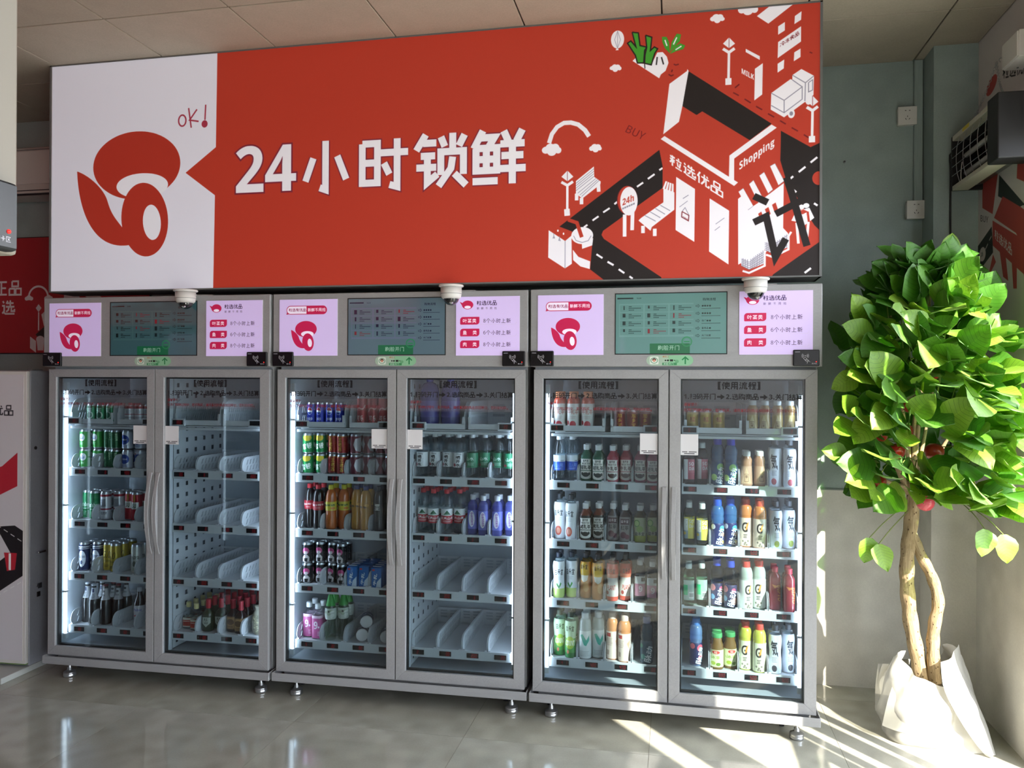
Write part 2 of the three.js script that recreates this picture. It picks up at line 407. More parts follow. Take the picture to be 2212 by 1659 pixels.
const T_sign2 = canvasTex(1024, 320, (g) => {
  g.fillStyle = '#b93826'; g.fillRect(0, 0, 1024, 320); write(g, '粒选优品', 30, 190, 88, '#f1f1fb', 0.125); g.font = 'bold 92px sans-serif'; g.fillStyle = '#f1f1fb'; g.fillText('24', 470, 272, 96); write(g, '小时锁鲜', 570, 190, 84, '#f1f1fb', 0.125);
  g.save(); g.translate(330, 0); g.scale(0.36, 0.5); shopPrint(g, { ...INK, R: '#b93826' }); g.restore();
});
const T_wallPrint = canvasTex(1024, 1032, (g) => {
  g.fillStyle = '#d9d2d0'; g.fillRect(0, 0, 1024, 1032);
  const R = '#b5443f', K = '#23302e', P = (c, s) => poly(g, s.split(' ').map((q) => q.split(',').map(Number)), c);
  P(K, '254,332 620,462 620,520 501,423 458,423 242,376'); P(R, '62,324 127,326 241,324 182,408 63,382'); P(R, '292,382 473,424 640,470 560,540 429,472 199,418'); P(R, '182,422 444,479 640,500 640,700 503,560 183,476');
  P(K, '-21,469 173,434 183,476 93,493 -21,512'); P(R, '441,328 499,330 700,350 700,420 434,362'); P(K, '-30,481 178,447 189,492 -29,531'); P(R, '231,450 302,465 353,564 300,552'); P(R, '371,475 437,493 439,585 405,583'); P(R, '189,496 221,515 158,535 147,530');
  oval(g, 165, 125, 62, 17, R, -0.1);
  g.save(); g.setTransform(1.5, 0.2, 0, 0.72, 285, 104); write(g, '粒选优品', 0, 0, 44, '#1d1b1c', 0.1); g.restore();
  g.save(); g.setTransform(2.2, 0.3, 0, 0.8, 36, 409); g.font = '24px sans-serif'; g.fillStyle = '#1d1b1c'; g.fillText('BUY', 0, 0, 44); g.restore();
  g.save(); g.setTransform(1.3, 0.36, 0, 0.72, 205, 440); write(g, '粒选优品', 0, 0, 34, '#d9d2d0', 0.12); g.restore();
  oval(g, 66, 486, 38, 16, '#d9d2d0'); g.font = 'bold 15px sans-serif'; g.fillStyle = '#44504e'; g.fillText('24h', 48, 491, 36);
  g.strokeStyle = '#d9d2d0'; g.lineWidth = 3; for (const [a, b, c, d] of [[40, 500, 60, 493], [100, 478, 130, 468], [145, 462, 170, 455]]) { g.beginPath(); g.moveTo(a, b); g.lineTo(c, d); g.stroke(); }
});
const T_farSign = canvasTex(1024, 392, (g) => {
  g.fillStyle = '#b3232c'; g.fillRect(0, 0, 1024, 392); const c = '#e9e2e4';
  write(g, '正品', 424, 142, 55, c, 0.12, 0.02); write(g, '优小选', 340, 208, 55, c, 0.12, 0.02);
  g.strokeStyle = c; g.lineWidth = 7; g.beginPath(); g.arc(600, 204, 38, 3.3, 6.1); g.stroke(); for (const [x, y] of [[563, 204], [640, 204]]) { oval(g, x, y, 10, 9, c); oval(g, x + 9, y + 3, 8, 7, c); oval(g, x - 9, y + 3, 8, 7, c); }
  poly(g, [[601, 226], [613, 240], [601, 254], [590, 240]], c); g.fillRect(599, 254, 5, 62); poly(g, [[612, 262], [660, 222], [660, 310], [622, 300]], c); g.fillRect(640, 296, 5, 24);
  poly(g, [[590, 330], [640, 290], [720, 240], [760, 270], [640, 372], [620, 360]], '#2a1618'); poly(g, [[568, 336], [592, 352], [592, 392], [568, 376]], c); oval(g, 608, 346, 16, 12, c); poly(g, [[594, 350], [624, 350], [620, 384], [598, 384]], c);
  poly(g, [[700, 120], [900, 240], [900, 380], [700, 260]], '#d8d0d2'); poly(g, [[760, 190], [820, 226], [820, 340], [760, 300]], '#b3232c');
});
const T_cabinet = canvasTex(512, 1024, (g) => { // right part of the left cabinet's front print
  g.fillStyle = '#ddd9de'; g.fillRect(0, 0, 512, 1024);
  g.save(); g.setTransform(1, 0, 0, 1.2, 0, 0); write(g, '粒选优品', 337, 90, 34, '#2a2830', 0.1, 0.05); g.restore();
  const R = '#c4283a', K = '#201c22';
  poly(g, [[300, 420], [512, 560], [512, 720], [300, 880]], K); poly(g, [[388, 350], [440, 330], [492, 280], [492, 400], [420, 440], [388, 420]], R); poly(g, [[300, 380], [396, 400], [396, 450], [300, 440]], R);
  for (const [x, y] of [[440, 340], [470, 322], [442, 385], [474, 365]]) g.fillRect(x, y, 12, 16);
  poly(g, [[300, 420], [420, 470], [500, 540], [300, 560]], '#ddd9de'); poly(g, [[300, 500], [410, 470], [430, 560], [300, 600]], R); g.save(); g.setTransform(1, -0.35, 0, 1, 318, 552); g.font = 'bold 26px sans-serif'; g.fillStyle = '#fff'; g.fillText('Shopping', 0, 0, 100); g.restore();
  poly(g, [[300, 600], [430, 566], [470, 640], [400, 700], [300, 720]], '#ddd9de'); poly(g, [[448, 640], [492, 640], [486, 700], [458, 706]], R); g.fillStyle = '#fff'; g.fillRect(464, 642, 8, 60);
  g.strokeStyle = '#eee'; g.lineWidth = 3; g.setLineDash([16, 12]); g.beginPath(); g.moveTo(330, 480); g.lineTo(512, 600); g.moveTo(330, 860); g.lineTo(512, 740); g.stroke(); g.setLineDash([]);
  poly(g, [[300, 700], [380, 690], [420, 740], [340, 790], [300, 780]], '#ddd9de');
  g.strokeStyle = R; g.lineWidth = 7; g.beginPath(); g.moveTo(330, 900); g.quadraticCurveTo(390, 860, 420, 870); g.quadraticCurveTo(400, 930, 370, 960); g.stroke();
});
const T_panelL = canvasTex(512, 460, (g) => {
  g.fillStyle = '#d3bff0'; g.fillRect(0, 0, 512, 460);
  pill(g, 66, 54, 352, 66, 33, '#efe4fa', '#b31e4e', 5); g.fillStyle = '#c01c50'; g.beginPath(); g.roundRect(240, 54, 178, 66, [0, 33, 33, 0]); g.fill();
  write(g, '粒选有优品', 82, 70, 30, '#8a1a48', 0.1, 0.04); write(g, '新鲜不用抢', 250, 70, 31, '#f6ecfb', 0.11, 0.02);
  poly(g, [[68, 104], [62, 124], [90, 118]], '#b31e4e'); plainShapes(g, 236, 270, 0.72, '#c01c50', '#f1e6fb');
});
const T_panelR = canvasTex(512, 460, (g) => {
  g.fillStyle = '#d3bff0'; g.fillRect(0, 0, 512, 460);
  oval(g, 94, 64, 46, 34, '#c01c50'); oval(g, 94, 82, 26, 12, '#f1e6fb'); poly(g, [[62, 88], [30, 40], [56, 50]], '#c01c50');
  write(g, '粒选优品', 166, 30, 40, '#2c1240', 0.1, 0.03); write(g, '新鲜不用抢', 168, 82, 20, '#5a4470', 0.08, 0.75);
  [['叶菜类', '8个小时上新'], ['鱼类', '6个小时上新'], ['肉类', '8个小时上新']].forEach(([a, b], i) => {
    const y = 158 + i * 92; g.fillStyle = '#c01c50'; g.beginPath(); g.roundRect(34, y, 156, 60, [24, 4, 24, 8]); g.fill();
    if (a.length === 3) write(g, a, 54, y + 12, 36, '#fbf2ff', 0.1, 0.06); else { write(g, a[0], 54, y + 12, 36, '#fbf2ff', 0.1); write(g, a[1], 134, y + 12, 36, '#fbf2ff', 0.1); }
    write(g, b, 220, y + 12, 38, '#2c1240', 0.075, 0.06, 0.5);
    g.strokeStyle = '#cdbde0'; g.lineWidth = 2; g.beginPath(); g.moveTo(200, y + 60); g.lineTo(470, y + 60); g.quadraticCurveTo(486, y + 58, 486, y + 40); g.stroke();
  });
});
const screenTex = (bg, panel, ink, n) => canvasTex(1024, 576, (g) => {
  g.fillStyle = bg; g.fillRect(0, 0, 1024, 576); g.fillStyle = panel; g.fillRect(34, 96, 690, 318);
  write(g, '购物流程', 808, 50, 28, ink, 0.09); g.font = 'bold 18px sans-serif'; g.fillStyle = ink; g.fillText('5.2.0', 200, 50); g.fillRect(16, 36, 150, 14);
  seed = 40 + n;
  for (let r = 0; r < 4; r++) for (let c = 0; c < 3; c++) {
    const x = 50 + c * 232, y = 116 + r * 74; g.fillStyle = bg; g.fillRect(x - 8, y - 8, 218, 66); g.fillStyle = rnd() < 0.18 ? '#7c2430' : ink; const w = rr(8, 30); g.fillRect(x + 30 - w / 2, y, w, rr(26, 46)); g.globalAlpha = 0.8; g.fillRect(x + 74, y + 4, 28, 7); for (let i = 0; i < 9; i++) g.fillRect(x + 74 + i * 13, y + 18, 10, 9); for (let i = 0; i < 4; i++) g.fillRect(x + 74 + i * 13, y + 36, 10, 8); g.globalAlpha = 1;
  }
  ['点击', '授权', '选择柜门', '拿取商品', '关门结算'].forEach((s, i) => { const y = 112 + i * 70; g.strokeStyle = ink; g.lineWidth = 3; g.beginPath(); g.moveTo(746, y + 8); g.lineTo(766, y + 8); g.lineTo(766, y); g.lineTo(780, y + 14); g.lineTo(766, y + 28); g.lineTo(766, y + 20); g.lineTo(746, y + 20); g.closePath(); g.stroke(); g.fillStyle = ink; g.fillRect(796, y + 36, 172, 4); const known = [...s].filter((c) => GLYPH[c]).join(''); write(g, known, 798, y + 2, 20, ink, 0.1); for (let k = 0; k < 4 - known.length; k++) g.fillRect(800 + (known.length + k) * 22, y + 6, 15, 15); });
  g.fillStyle = '#1f6b48'; g.beginPath(); g.roundRect(322, 478, 370, 98, 8); g.fill(); write(g, '刷脸开门', 398, 496, 48, '#a9d8c4', 0.08, 0.06);
  g.strokeStyle = '#2b8658'; g.lineWidth = 9; g.beginPath(); g.arc(664, 462, 44, 0, 7); g.stroke(); g.lineWidth = 3; g.beginPath(); g.arc(664, 462, 34, 0, 7); g.stroke(); g.fillStyle = '#2b8658'; g.fillRect(638, 456, 52, 12);
});
const T_screens = [['#3d6067', '#44686c', '#16282c'], ['#58707e', '#62708a', '#222640'], ['#5f8c8a', '#6a9896', '#1c3436']].map((c, i) => screenTex(...c, i));
const T_sticker = canvasTex(384, 104, (g) => {
  g.clearRect(0, 0, 384, 104); pill(g, 2, 2, 380, 100, 50, '#a9c2ae'); g.fillStyle = '#8fc59d'; g.beginPath(); g.roundRect(180, 2, 202, 100, [0, 50, 50, 0]); g.fill();
  pill(g, 30, 14, 72, 76, 10, '#dfe8df'); g.strokeStyle = '#3c8a5a'; g.lineWidth = 5; g.beginPath(); g.arc(66, 52, 27, 0, 7); g.stroke(); oval(g, 66, 46, 16, 16, '#4a2c24'); oval(g, 66, 54, 12, 12, '#d79a80');
  write(g, '请在上', 132, 6, 18, '#b5703c', 0.1);  for (const [x, r] of [[158, 7], [178, 9]]) oval(g, x, 52, r, r, '#1c241e'); g.fillStyle = '#1c241e'; g.fillRect(194, 42, 26, 20); oval(g, 232, 52, 5, 5, '#1c241e'); oval(g, 250, 62, 16, 16, '#6cab7e');
  g.fillStyle = '#3c8a5a'; g.fillRect(132, 74, 118, 24); write(g, '刷脸开门', 144, 77, 19, '#cfe6d4', 0.1);
  g.strokeStyle = '#1f7f4a'; g.lineWidth = 11; g.beginPath(); g.moveTo(318, 88); g.lineTo(318, 24); g.moveTo(292, 48); g.lineTo(318, 20); g.lineTo(344, 48); g.stroke();
});
const T_reader = canvasTex(256, 176, (g) => {
  g.fillStyle = '#0d0c10'; g.fillRect(0, 0, 256, 176); g.fillStyle = '#9a98a4'; g.fillRect(10, 14, 52, 8); g.strokeStyle = '#d6d4de'; g.lineWidth = 3;
  for (const r of [16, 26, 36]) { g.beginPath(); g.arc(116, 64, r, -0.75, 0.75); g.stroke(); g.beginPath(); g.arc(116, 64, r, 2.4, 3.9); g.stroke(); }
  oval(g, 116, 64, 5, 5, '#e6e4ee'); g.beginPath(); for (const [x, y] of [[96, 92], [116, 80], [150, 118], [130, 132], [96, 92]]) g.lineTo(x, y); g.moveTo(122, 96); g.lineTo(146, 126); g.lineTo(134, 154); g.moveTo(150, 118); g.lineTo(166, 138); g.moveTo(110, 112); g.lineTo(126, 116); g.lineTo(120, 104); g.stroke();
  write(g, '刷卡区', 184, 146, 17, '#c9c7d2', 0.11);
});
const T_doorText = canvasTex(1024, 300, (g) => {
  g.clearRect(0, 0, 1024, 300); g.fillStyle = 'rgba(160,152,160,0.16)'; g.fillRect(0, 0, 1024, 300);
  centred(g, '【使用流程】', 490, 8, 70, '#0b0c12', 0.125);
  let X = 14; const step = (s) => { X += write(g, s, X, 112, 56, '#0b0c12', 0.115, 0.02); };
  const arrow = () => { poly(g, [[X + 10, 134], [X + 40, 134], [X + 40, 118], [X + 74, 142], [X + 40, 166], [X + 40, 150], [X + 10, 150]], '#0b0c12'); X += 84; };
  step('1.扫码开门'); arrow(); step('2.选购商品'); arrow(); step('3.关门结算');
  write(g, '温馨提示：', 14, 196, 29, '#7e1422', 0.1, 0.02); write(g, '在开门购物过程中，若不购买，请将拿起的商品放回原位，否则会扣款。', 14, 244, 31, '#7e1422', 0.095, -0.02);
});
const T_card = canvasTex(128, 160, (g) => { g.fillStyle = '#d8d8dc'; g.fillRect(0, 0, 128, 160); g.fillStyle = '#2a2a30'; for (let i = 0; i < 11; i++) g.fillRect(12 + i * 9.6, 131, i === 4 ? 0 : 7, 8); for (let i = 0; i < 10; i++) g.fillRect(26 + i * 7.6, 144, 6, 8); });
// price read-outs: seven-segment figures in one atlas of 4 x 16 cells
const READ = [], T_price = canvasTex(512, 512, (g) => { g.fillStyle = '#0c0c10'; g.fillRect(0, 0, 512, 512); }), T_priceGlow = canvasTex(512, 512, (g) => { g.fillStyle = '#000'; g.fillRect(0, 0, 512, 512); });
const SEG = { 0: 'abcdef', 1: 'bc', 2: 'abged', 3: 'abgcd', 4: 'fgbc', 5: 'afgcd', 6: 'afgedc', 7: 'abc', 8: 'abcdefg', 9: 'abcdfg', ' ': '' };
const SEG_AT = { a: [[0, 0], [1, 0]], b: [[1, 0], [1, 1]], c: [[1, 1], [1, 2]], d: [[0, 2], [1, 2]], e: [[0, 1], [0, 2]], f: [[0, 0], [0, 1]], g: [[0, 1], [1, 1]] };
function readout(s) {
  let i = READ.indexOf(s);
  if (i < 0) {
    i = READ.push(s) - 1; const cx = (i % 4) * 128, cy = (i >> 2) * 32;
    for (const [t, lit, off] of [[T_price, '#b02a30', '#2a2024'], [T_priceGlow, '#ff2a34', '']]) {
      const g = t.image.getContext('2d'); g.lineWidth = 2.1; g.lineCap = 'round';
      const cells = []; for (const ch of s) { if (ch === '.') cells[cells.length - 1].dot = 1; else cells.push({ ch }); }
      while (cells.length < 4) cells.unshift({ ch: ' ' });
      cells.forEach((c, k) => {
        for (const key of 'abcdefg') { const on = SEG[c.ch].includes(key), col = on ? lit : off; if (!col) continue; g.strokeStyle = col; g.beginPath(); SEG_AT[key].forEach(([a, b], j) => g[j ? 'lineTo' : 'moveTo'](cx + 28 + k * 22 + a * 12 + (2 - b) * 1.5, cy + 6 + b * 10)); g.stroke(); }
        if (c.dot) oval(g, cx + 28 + k * 22 + 17, cy + 26, 1.8, 1.8, lit);
      });
    }
  }
  const u = (i % 4) / 4, v = 1 - ((i >> 2) + 1) / 16; return [u, v, 0.25, 1 / 16];
}
// ---------------------------------------------------------------- room: x -1.9..4.39, z -0.757..6, ceiling 3.03
const G_fine = grain(256, 0.05, 0.03, 0.97, 3), G_tile = grain(256, 0.03, 0.13, 0.95, 11), G_wall = grain(256, 0.035, 0.07, 0.96, 21);
const X0 = -5.6, X1 = 4.39, ZB = -0.757, ZF = 6, CH = 3.03;
const M_wallTop = std('#a0b0ad', 0.85, { map: G_wall }), M_wallLow = std('#d6d3ca', 0.75, { map: G_wall }), M_print = std('#ffffff', 0.6, { map: T_wallPrint }), M_plain = std('#cfc9c6', 0.8, { map: G_wall });
const M_grey = std('#6f7172', 0.6), M_white = std('#dcdad6', 0.45), M_black = std('#141416', 0.5), M_dark = std('#26272b', 0.6);
const M_steel = std('#b9bcbf', 0.28, { metalness: 0.9 }), M_chrome = std('#d5d7d9', 0.16, { metalness: 1 });
struct('wall_back', [metric(span(X0 - 0.2, X1 + 0.2, 0, CH + 0.3, ZB - 0.2, ZB))], M_wallTop);
const lowBack = struct('trim_1', [metric(span(X0, 4.2, 0.0, 0.955, ZB, ZB + 0.005))], M_wallLow);
struct('trim_2', span(X0, 4.2, 0.955, 0.962, ZB, ZB + 0.007), std('#77807c', 0.7));
// corner pillar
struct('wall_pillar', metric(span(4.2, X1, 0, CH, ZB, -0.589)), M_wallTop);
struct('trim_3', [metric(span(4.195, X1, 0, 0.955, ZB, -0.584))], M_wallLow);
struct('trim_4', span(4.193, X1, 0.955, 0.962, ZB, -0.582), std('#77807c', 0.7));
struct('wall_left', metric(span(X0 - 0.2, X0, 0, CH + 0.3, ZB, ZF)), M_plain);
// right wall with its glazed opening z 0.05..2.21, y 0..2.45
const WZ0 = 0.05, WZ1 = 2.21, WY = 2.46;
struct('wall_right', [metric(span(X1, X1 + 0.2, 0, CH + 0.3, ZB, WZ0)), metric(span(X1, X1 + 0.2, WY, CH + 0.3, WZ0, WZ1)), metric(span(X1, X1 + 0.2, 0, CH + 0.3, WZ1, 3.5)), metric(span(X1, X1 + 0.2, WY, CH + 0.3, 3.5, 5.9)), metric(span(X1, X1 + 0.2, 0, CH + 0.3, 5.9, ZF + 0.2))], M_plain);
struct('trim_5', metric(span(X1 - 0.004, X1, 0, 0.965, -0.584, WZ0)), M_wallLow);
struct('trim_6', span(X1 - 0.006, X1, 0.965, 0.972, -0.584, WZ0), std('#77807c', 0.7));
{ // printed wall covering on the right wall above the low panel
  const g = new THREE.PlaneGeometry(0.649, 2.058); g.rotateY(-Math.PI / 2); g.translate(X1 - 0.0015, 0.972 + 1.029, -0.2645);
  const uv = g.attributes.uv, p = g.attributes.position; for (let i = 0; i < uv.count; i++) uv.setXY(i, (p.getZ(i) + 0.6) * 1000 / 1024, 1 - (3.03 - p.getY(i)) * 500 / 1032);
  struct('trim_7', g, M_print);
}
const M_frame = std('#4b4d50', 0.4, { metalness: 0.6 });
{ // window bars: mullion, rail and thin uprights, whose shadows stripe the floor
  const w = struct('window_1', [span(X1 + 0.02, X1 + 0.1, 0, WY, 1.61, 1.83), span(X1 + 0.03, X1 + 0.09, 0.885, 0.95, 1.07, WZ1), span(X1 + 0.03, X1 + 0.09, 0, WY, 1.07, 1.12), span(X1 + 0.04, X1 + 0.08, 0, WY, 0.965, 0.995), span(X1 + 0.03, X1 + 0.09, 0, WY, 0.755, 0.83), span(X1 + 0.04, X1 + 0.08, 0, WY, 0.612, 0.645), span(X1 + 0.03, X1 + 0.09, WY - 0.05, WY, WZ0, WZ1)], M_frame);
}
{ const w = struct('added_window_2', [...[3.5, 4.25, 5.05, 5.83].map((z) => span(X1 + 0.03, X1 + 0.09, 0, WY, z, z + 0.07)), span(X1 + 0.03, X1 + 0.09, WY - 0.05, WY, 3.5, 5.9)], M_frame); }  // unseen second opening and its bars, added to bring in more daylight
struct('wall_front', metric(span(X0 - 0.2, X1 + 0.2, 0, CH + 0.3, ZF, ZF + 0.2)), M_plain);
struct('ground', span(-30, 34, -0.14, -0.012, -20, 40), std('#9a9890', 0.9));
// floor: polished tiles 0.757 m, each its own piece
const M_tile = ['#b0aea1', '#b2b1a5', '#adab9f'].map((c) => phys(c, 0.1, { map: G_tile, clearcoat: 0.35, clearcoatRoughness: 0.04, ior: 1.5 }));
{
  const floor = struct('floor', span(X0 - 0.2, X1 + 0.2, -0.012, -0.0012, ZB - 0.2, ZF + 0.2), std('#6d675c', 0.9));
  const S = 0.757, T = 0.0016, xs = [], zs = [];
  for (let x = 3.7 - S * 13; x < X1 + S; x += S) xs.push(x); for (let z = -0.57 - S; z < ZF + S; z += S) zs.push(z);
  let k = 0; seed = 5;
  for (let i = 0; i + 1 < xs.length; i++) for (let j = 0; j + 1 < zs.length; j++) {
    const a = Math.max(xs[i], X0) + T / 2, b = Math.min(xs[i + 1], X1) - T / 2, c = Math.max(zs[j], ZB) + T / 2, d = Math.min(zs[j + 1], ZF) - T / 2;
    if (b - a < 0.02 || d - c < 0.02) continue;
    const g = metric(span(a, b, -0.0012, 0, c, d), 0.9 + 0.15 * rnd()); g.translate(0, 0, 0); part('floor_tile', g, M_tile[k++ % 3], floor);
  }
}
// ceiling: square lay-in panels 0.59 m with narrow joints
{
  const ceil = struct('ceiling', span(X0 - 0.2, X1 + 0.2, CH + 0.012, CH + 0.2, ZB - 0.2, ZF + 0.2), std('#3c3a38', 0.9));
  const M_c = ['#b3a898', '#b5aa9a', '#b0a595'].map((c) => std(c, 0.8, { map: G_fine })), S = 0.59, T = 0.006; let k = 0;
  const xs = [], zs = []; for (let x = 4.158 - S * 17; x < X1 + S; x += S) xs.push(x); for (let z = -0.22 - S; z < ZF + S; z += S) zs.push(z);
  for (let i = 0; i + 1 < xs.length; i++) for (let j = 0; j + 1 < zs.length; j++) {
    const a = Math.max(xs[i], X0) + T / 2, b = Math.min(xs[i + 1], X1) - T / 2, c = Math.max(zs[j], ZB) + T / 2, d = Math.min(zs[j + 1], ZF) - T / 2;
    if (b - a < 0.02 || d - c < 0.02) continue;
    const g = rspan(a, b, CH, CH + 0.012, c, d, 0.003); part('ceiling_panel', metric(g), M_c[(k++ * 7) % 3], ceil);
  }
}
// ---------------------------------------------------------------- the long lit sign over the coolers
{
  const t = thing('light_box_sign', 'long red and white lit sign across the top of the three coolers', 'sign', null, [0, 0, 0]);
  const x0 = 0.0018, x1 = 3.6218, y0 = 1.908, y1 = 3.03;
  part('box', [span(x0 + 0.01, x1 - 0.01, y0 + 0.01, y1, -0.2, -0.06)], M_dark, t);
  part('frame', [span(x0, x1, y0, y0 + 0.006, -0.2, -0.028), span(x0, x1, y1 - 0.006, y1 - 0.0005, -0.2, -0.028), span(x0, x0 + 0.01, y0, y1, -0.2, -0.028), span(x1 - 0.01, x1, y0, y1, -0.2, -0.028)], M_grey, t);
  const g = new THREE.BoxGeometry(x1 - x0 - 0.02, y1 - y0 - 0.012, 0.025).translate((x0 + x1) / 2, (y0 + y1) / 2, -0.0445);
  part('face', g, [5, 5, 5, 5, 0, 5].map((k) => k ? M_dark : new THREE.MeshStandardMaterial({ map: T_sign, roughness: 0.55, emissive: 0xffffff, emissiveMap: T_sign, emissiveIntensity: 0.085 })), t);
  const l = new THREE.RectAreaLight(0xfff4ee, 0.07, 3.5, 1.05); l.position.set(1.81, 2.47, 0.0); l.rotation.y = Math.PI; scene.add(l); l.name = 'sign_glow';
}
{ // the second lit sign, across the aisle behind the viewer: it shows as a reflection in the screens
  const t = thing('light_box_sign', 'second red lit sign across the aisle, seen mirrored in the cooler screens', 'sign', null, [0, 0, 0]);
  part('box', span(-2.45, 1.22, 1.9, 2.98, 2.36, 2.5), M_dark, t);
  const face = new THREE.PlaneGeometry(3.63, 1.04).rotateY(Math.PI).translate(-0.615, 2.44, 2.355);
  part('face', face, new THREE.MeshStandardMaterial({ map: T_sign2, roughness: 0.55, emissive: 0xffffff, emissiveMap: T_sign2, emissiveIntensity: 0.12 }), t);
  for (const x of [-2.2, 1]) part('hanger', span(x, x + 0.02, 2.97, CH + 0.001, 2.42, 2.44), M_grey, t);
  const l = new THREE.RectAreaLight(0xff9a88, 0.04, 3.5, 1.0); l.position.set(-0.615, 2.44, 2.33); l.name = 'sign_glow'; scene.add(l);
}
// ---------------------------------------------------------------- glass-door vending coolers (local: x 0..1.2, y up from the floor, front at z 0)
const M_paint = std('#a5a6a8', 0.42, { metalness: 0.12, map: G_fine }), M_inner = std('#b9bfc6', 0.55), M_holeShade = std('#3a414a', 0.7), M_plastic = std('#d3d6da', 0.4), M_lip = std('#cdd1d4', 0.35), M_gasket = std('#15171b', 0.6);
const M_glass = new THREE.MeshPhysicalMaterial({ color: '#dfe7ea', roughness: 0.015, transmission: 1, thickness: 0, ior: 1.52 });
const M_tube = std('#eef3ff', 0.4, { emissive: new THREE.Color(0.82, 0.9, 1), emissiveIntensity: 1.7 });
const lit = (map, k) => new THREE.MeshStandardMaterial({ map, roughness: 0.35, emissive: 0xffffff, emissiveMap: map, emissiveIntensity: k });
const M_panelL = lit(T_panelL, 0.1), M_panelR = lit(T_panelR, 0.1), M_reader = phys('#ffffff', 0.25, { map: T_reader }), M_sticker = std('#ffffff', 0.4, { map: T_sticker, transparent: true, alphaTest: 0.5 }), M_code = std('#ffffff', 0.6, { map: T_card });
const M_text = std('#ffffff', 0.6, { map: T_doorText, transparent: true, side: THREE.DoubleSide }), M_led = std('#400', 0.4, { emissive: '#ff2a24', emissiveIntensity: 0.8 });
const M_price = new THREE.MeshStandardMaterial({ map: T_price, roughness: 0.3, emissive: 0xffffff, emissiveMap: T_priceGlow, emissiveIntensity: 0.12 });
const M_screen = T_screens.map((t) => phys('#ffffff', 0.08, { map: t, emissive: 0xffffff, emissiveMap: t, emissiveIntensity: 0.035, clearcoat: 1, clearcoatRoughness: 0.03 }));
function faced(w, h, d, x, y, z) { return box(w, h, d, x, y, z); }
const onFront = (front, rest) => [rest, rest, rest, rest, front, rest];
function slabFace(x0, x1, y0, y1, z0, z1) { return span(x0, x1, y0, y1, z0, z1); }
const slotShape = (sh, cx, cy, hw, hh, lean) => { const p = new THREE.Path(); p.moveTo(cx - hw - lean, cy - hh); p.lineTo(cx + hw - lean, cy - hh); p.lineTo(cx + hw + lean, cy + hh); p.lineTo(cx - hw + lean, cy + hh); p.closePath(); sh.holes.push(p); };
// side wall of a lane tray in (depth, height): round front corner, slanted slots
function trayWall(len, h, r, n, rows) {
  const s = new THREE.Shape(); s.moveTo(0.012, 0); s.lineTo(len, 0); s.lineTo(len, h); s.lineTo(r, h); s.quadraticCurveTo(0.004, h, 0, h * 0.36); s.closePath();
  const pitch = (len - r) / n;
  for (let k = 0; k < rows; k++) for (let i = 0; i < n; i++) slotShape(s, r * 0.75 + (i + 0.5) * pitch, h * (rows === 2 ? (k ? 0.66 : 0.27) : 0.5), pitch * 0.17, h * (rows === 2 ? 0.15 : 0.3), 0.006);
  const g = new THREE.ExtrudeGeometry(s, { depth: 0.0022, bevelEnabled: false, curveSegments: 5 });
  return g.rotateY(Math.PI / 2); // depth runs to -z, thickness along +x
}
function trayGeometry(w, len, h, r, n, rows) {
  const l = trayWall(len, h, r, n, rows), rt = l.clone().translate(w - 0.0022, 0, 0);
  const back = new THREE.Shape(); back.moveTo(0, 0); back.lineTo(w, 0); back.lineTo(w, h); back.lineTo(0, h); back.closePath();
  for (const a of [0.28, 0.72]) for (const b of [0.4, 0.6, 0.8]) slotShape(back, w * a, h * b, w * 0.15, h * 0.05, 0);
  return merge([l, rt, new THREE.ExtrudeGeometry(back, { depth: 0.002, bevelEnabled: false }).translate(0, 0, -len), span(0, w, -0.001, 0.001, -len, -0.004), span(0.0, 0.012, 0.0, 0.012, -0.006, 0.0), span(w - 0.012, w, 0, 0.012, -0.006, 0)]);
}
const TRAY = trayGeometry(0.1165, 0.43, 0.075, 0.045, 13, 2);
const basketGeo = (w) => merge([trayGeometry(w, 0.4, 0.125, 0.06, 18, 2), span(0, w, 0, 0.024, 0, 0.003), span(0, 0.011, 0.02, 0.056, 0, 0.003), span(w - 0.011, w, 0.02, 0.056, 0, 0.003)]);
const BASKET = [basketGeo(0.238), basketGeo(0.208)];
const PERF = (() => {
  const s = new THREE.Shape(); s.moveTo(0.1, 0.17); s.lineTo(0.565, 0.17); s.lineTo(0.565, 1.49); s.lineTo(0.1, 1.49); s.closePath();
  for (let i = 0; i < 6; i++) for (let j = 0; j < 24; j++) slotShape(s, 0.135 + i * 0.077, 0.2 + j * 0.0545, 0.0105, 0.0105, 0);
  return new THREE.ExtrudeGeometry(s, { depth: 0.0018, bevelEnabled: false }).rotateY(Math.PI / 2);
})();
const FOOT = new THREE.LatheGeometry([[0, 0], [0.027, 0], [0.029, 0.004], [0.029, 0.012], [0.026, 0.015], [0.029, 0.018], [0.028, 0.024], [0.016, 0.031], [0.0115, 0.033], [0.0115, 0.043], [0.0065, 0.045], [0.0065, 0.092], [0, 0.092]].map((p) => new THREE.Vector2(...p)), 20);
const CASTER = merge([cyl(0.024, 0.024, 0.018, 18).rotateZ(Math.PI / 2).translate(0, 0.024, 0), span(-0.014, 0.014, 0.03, 0.088, -0.012, 0.012)]);
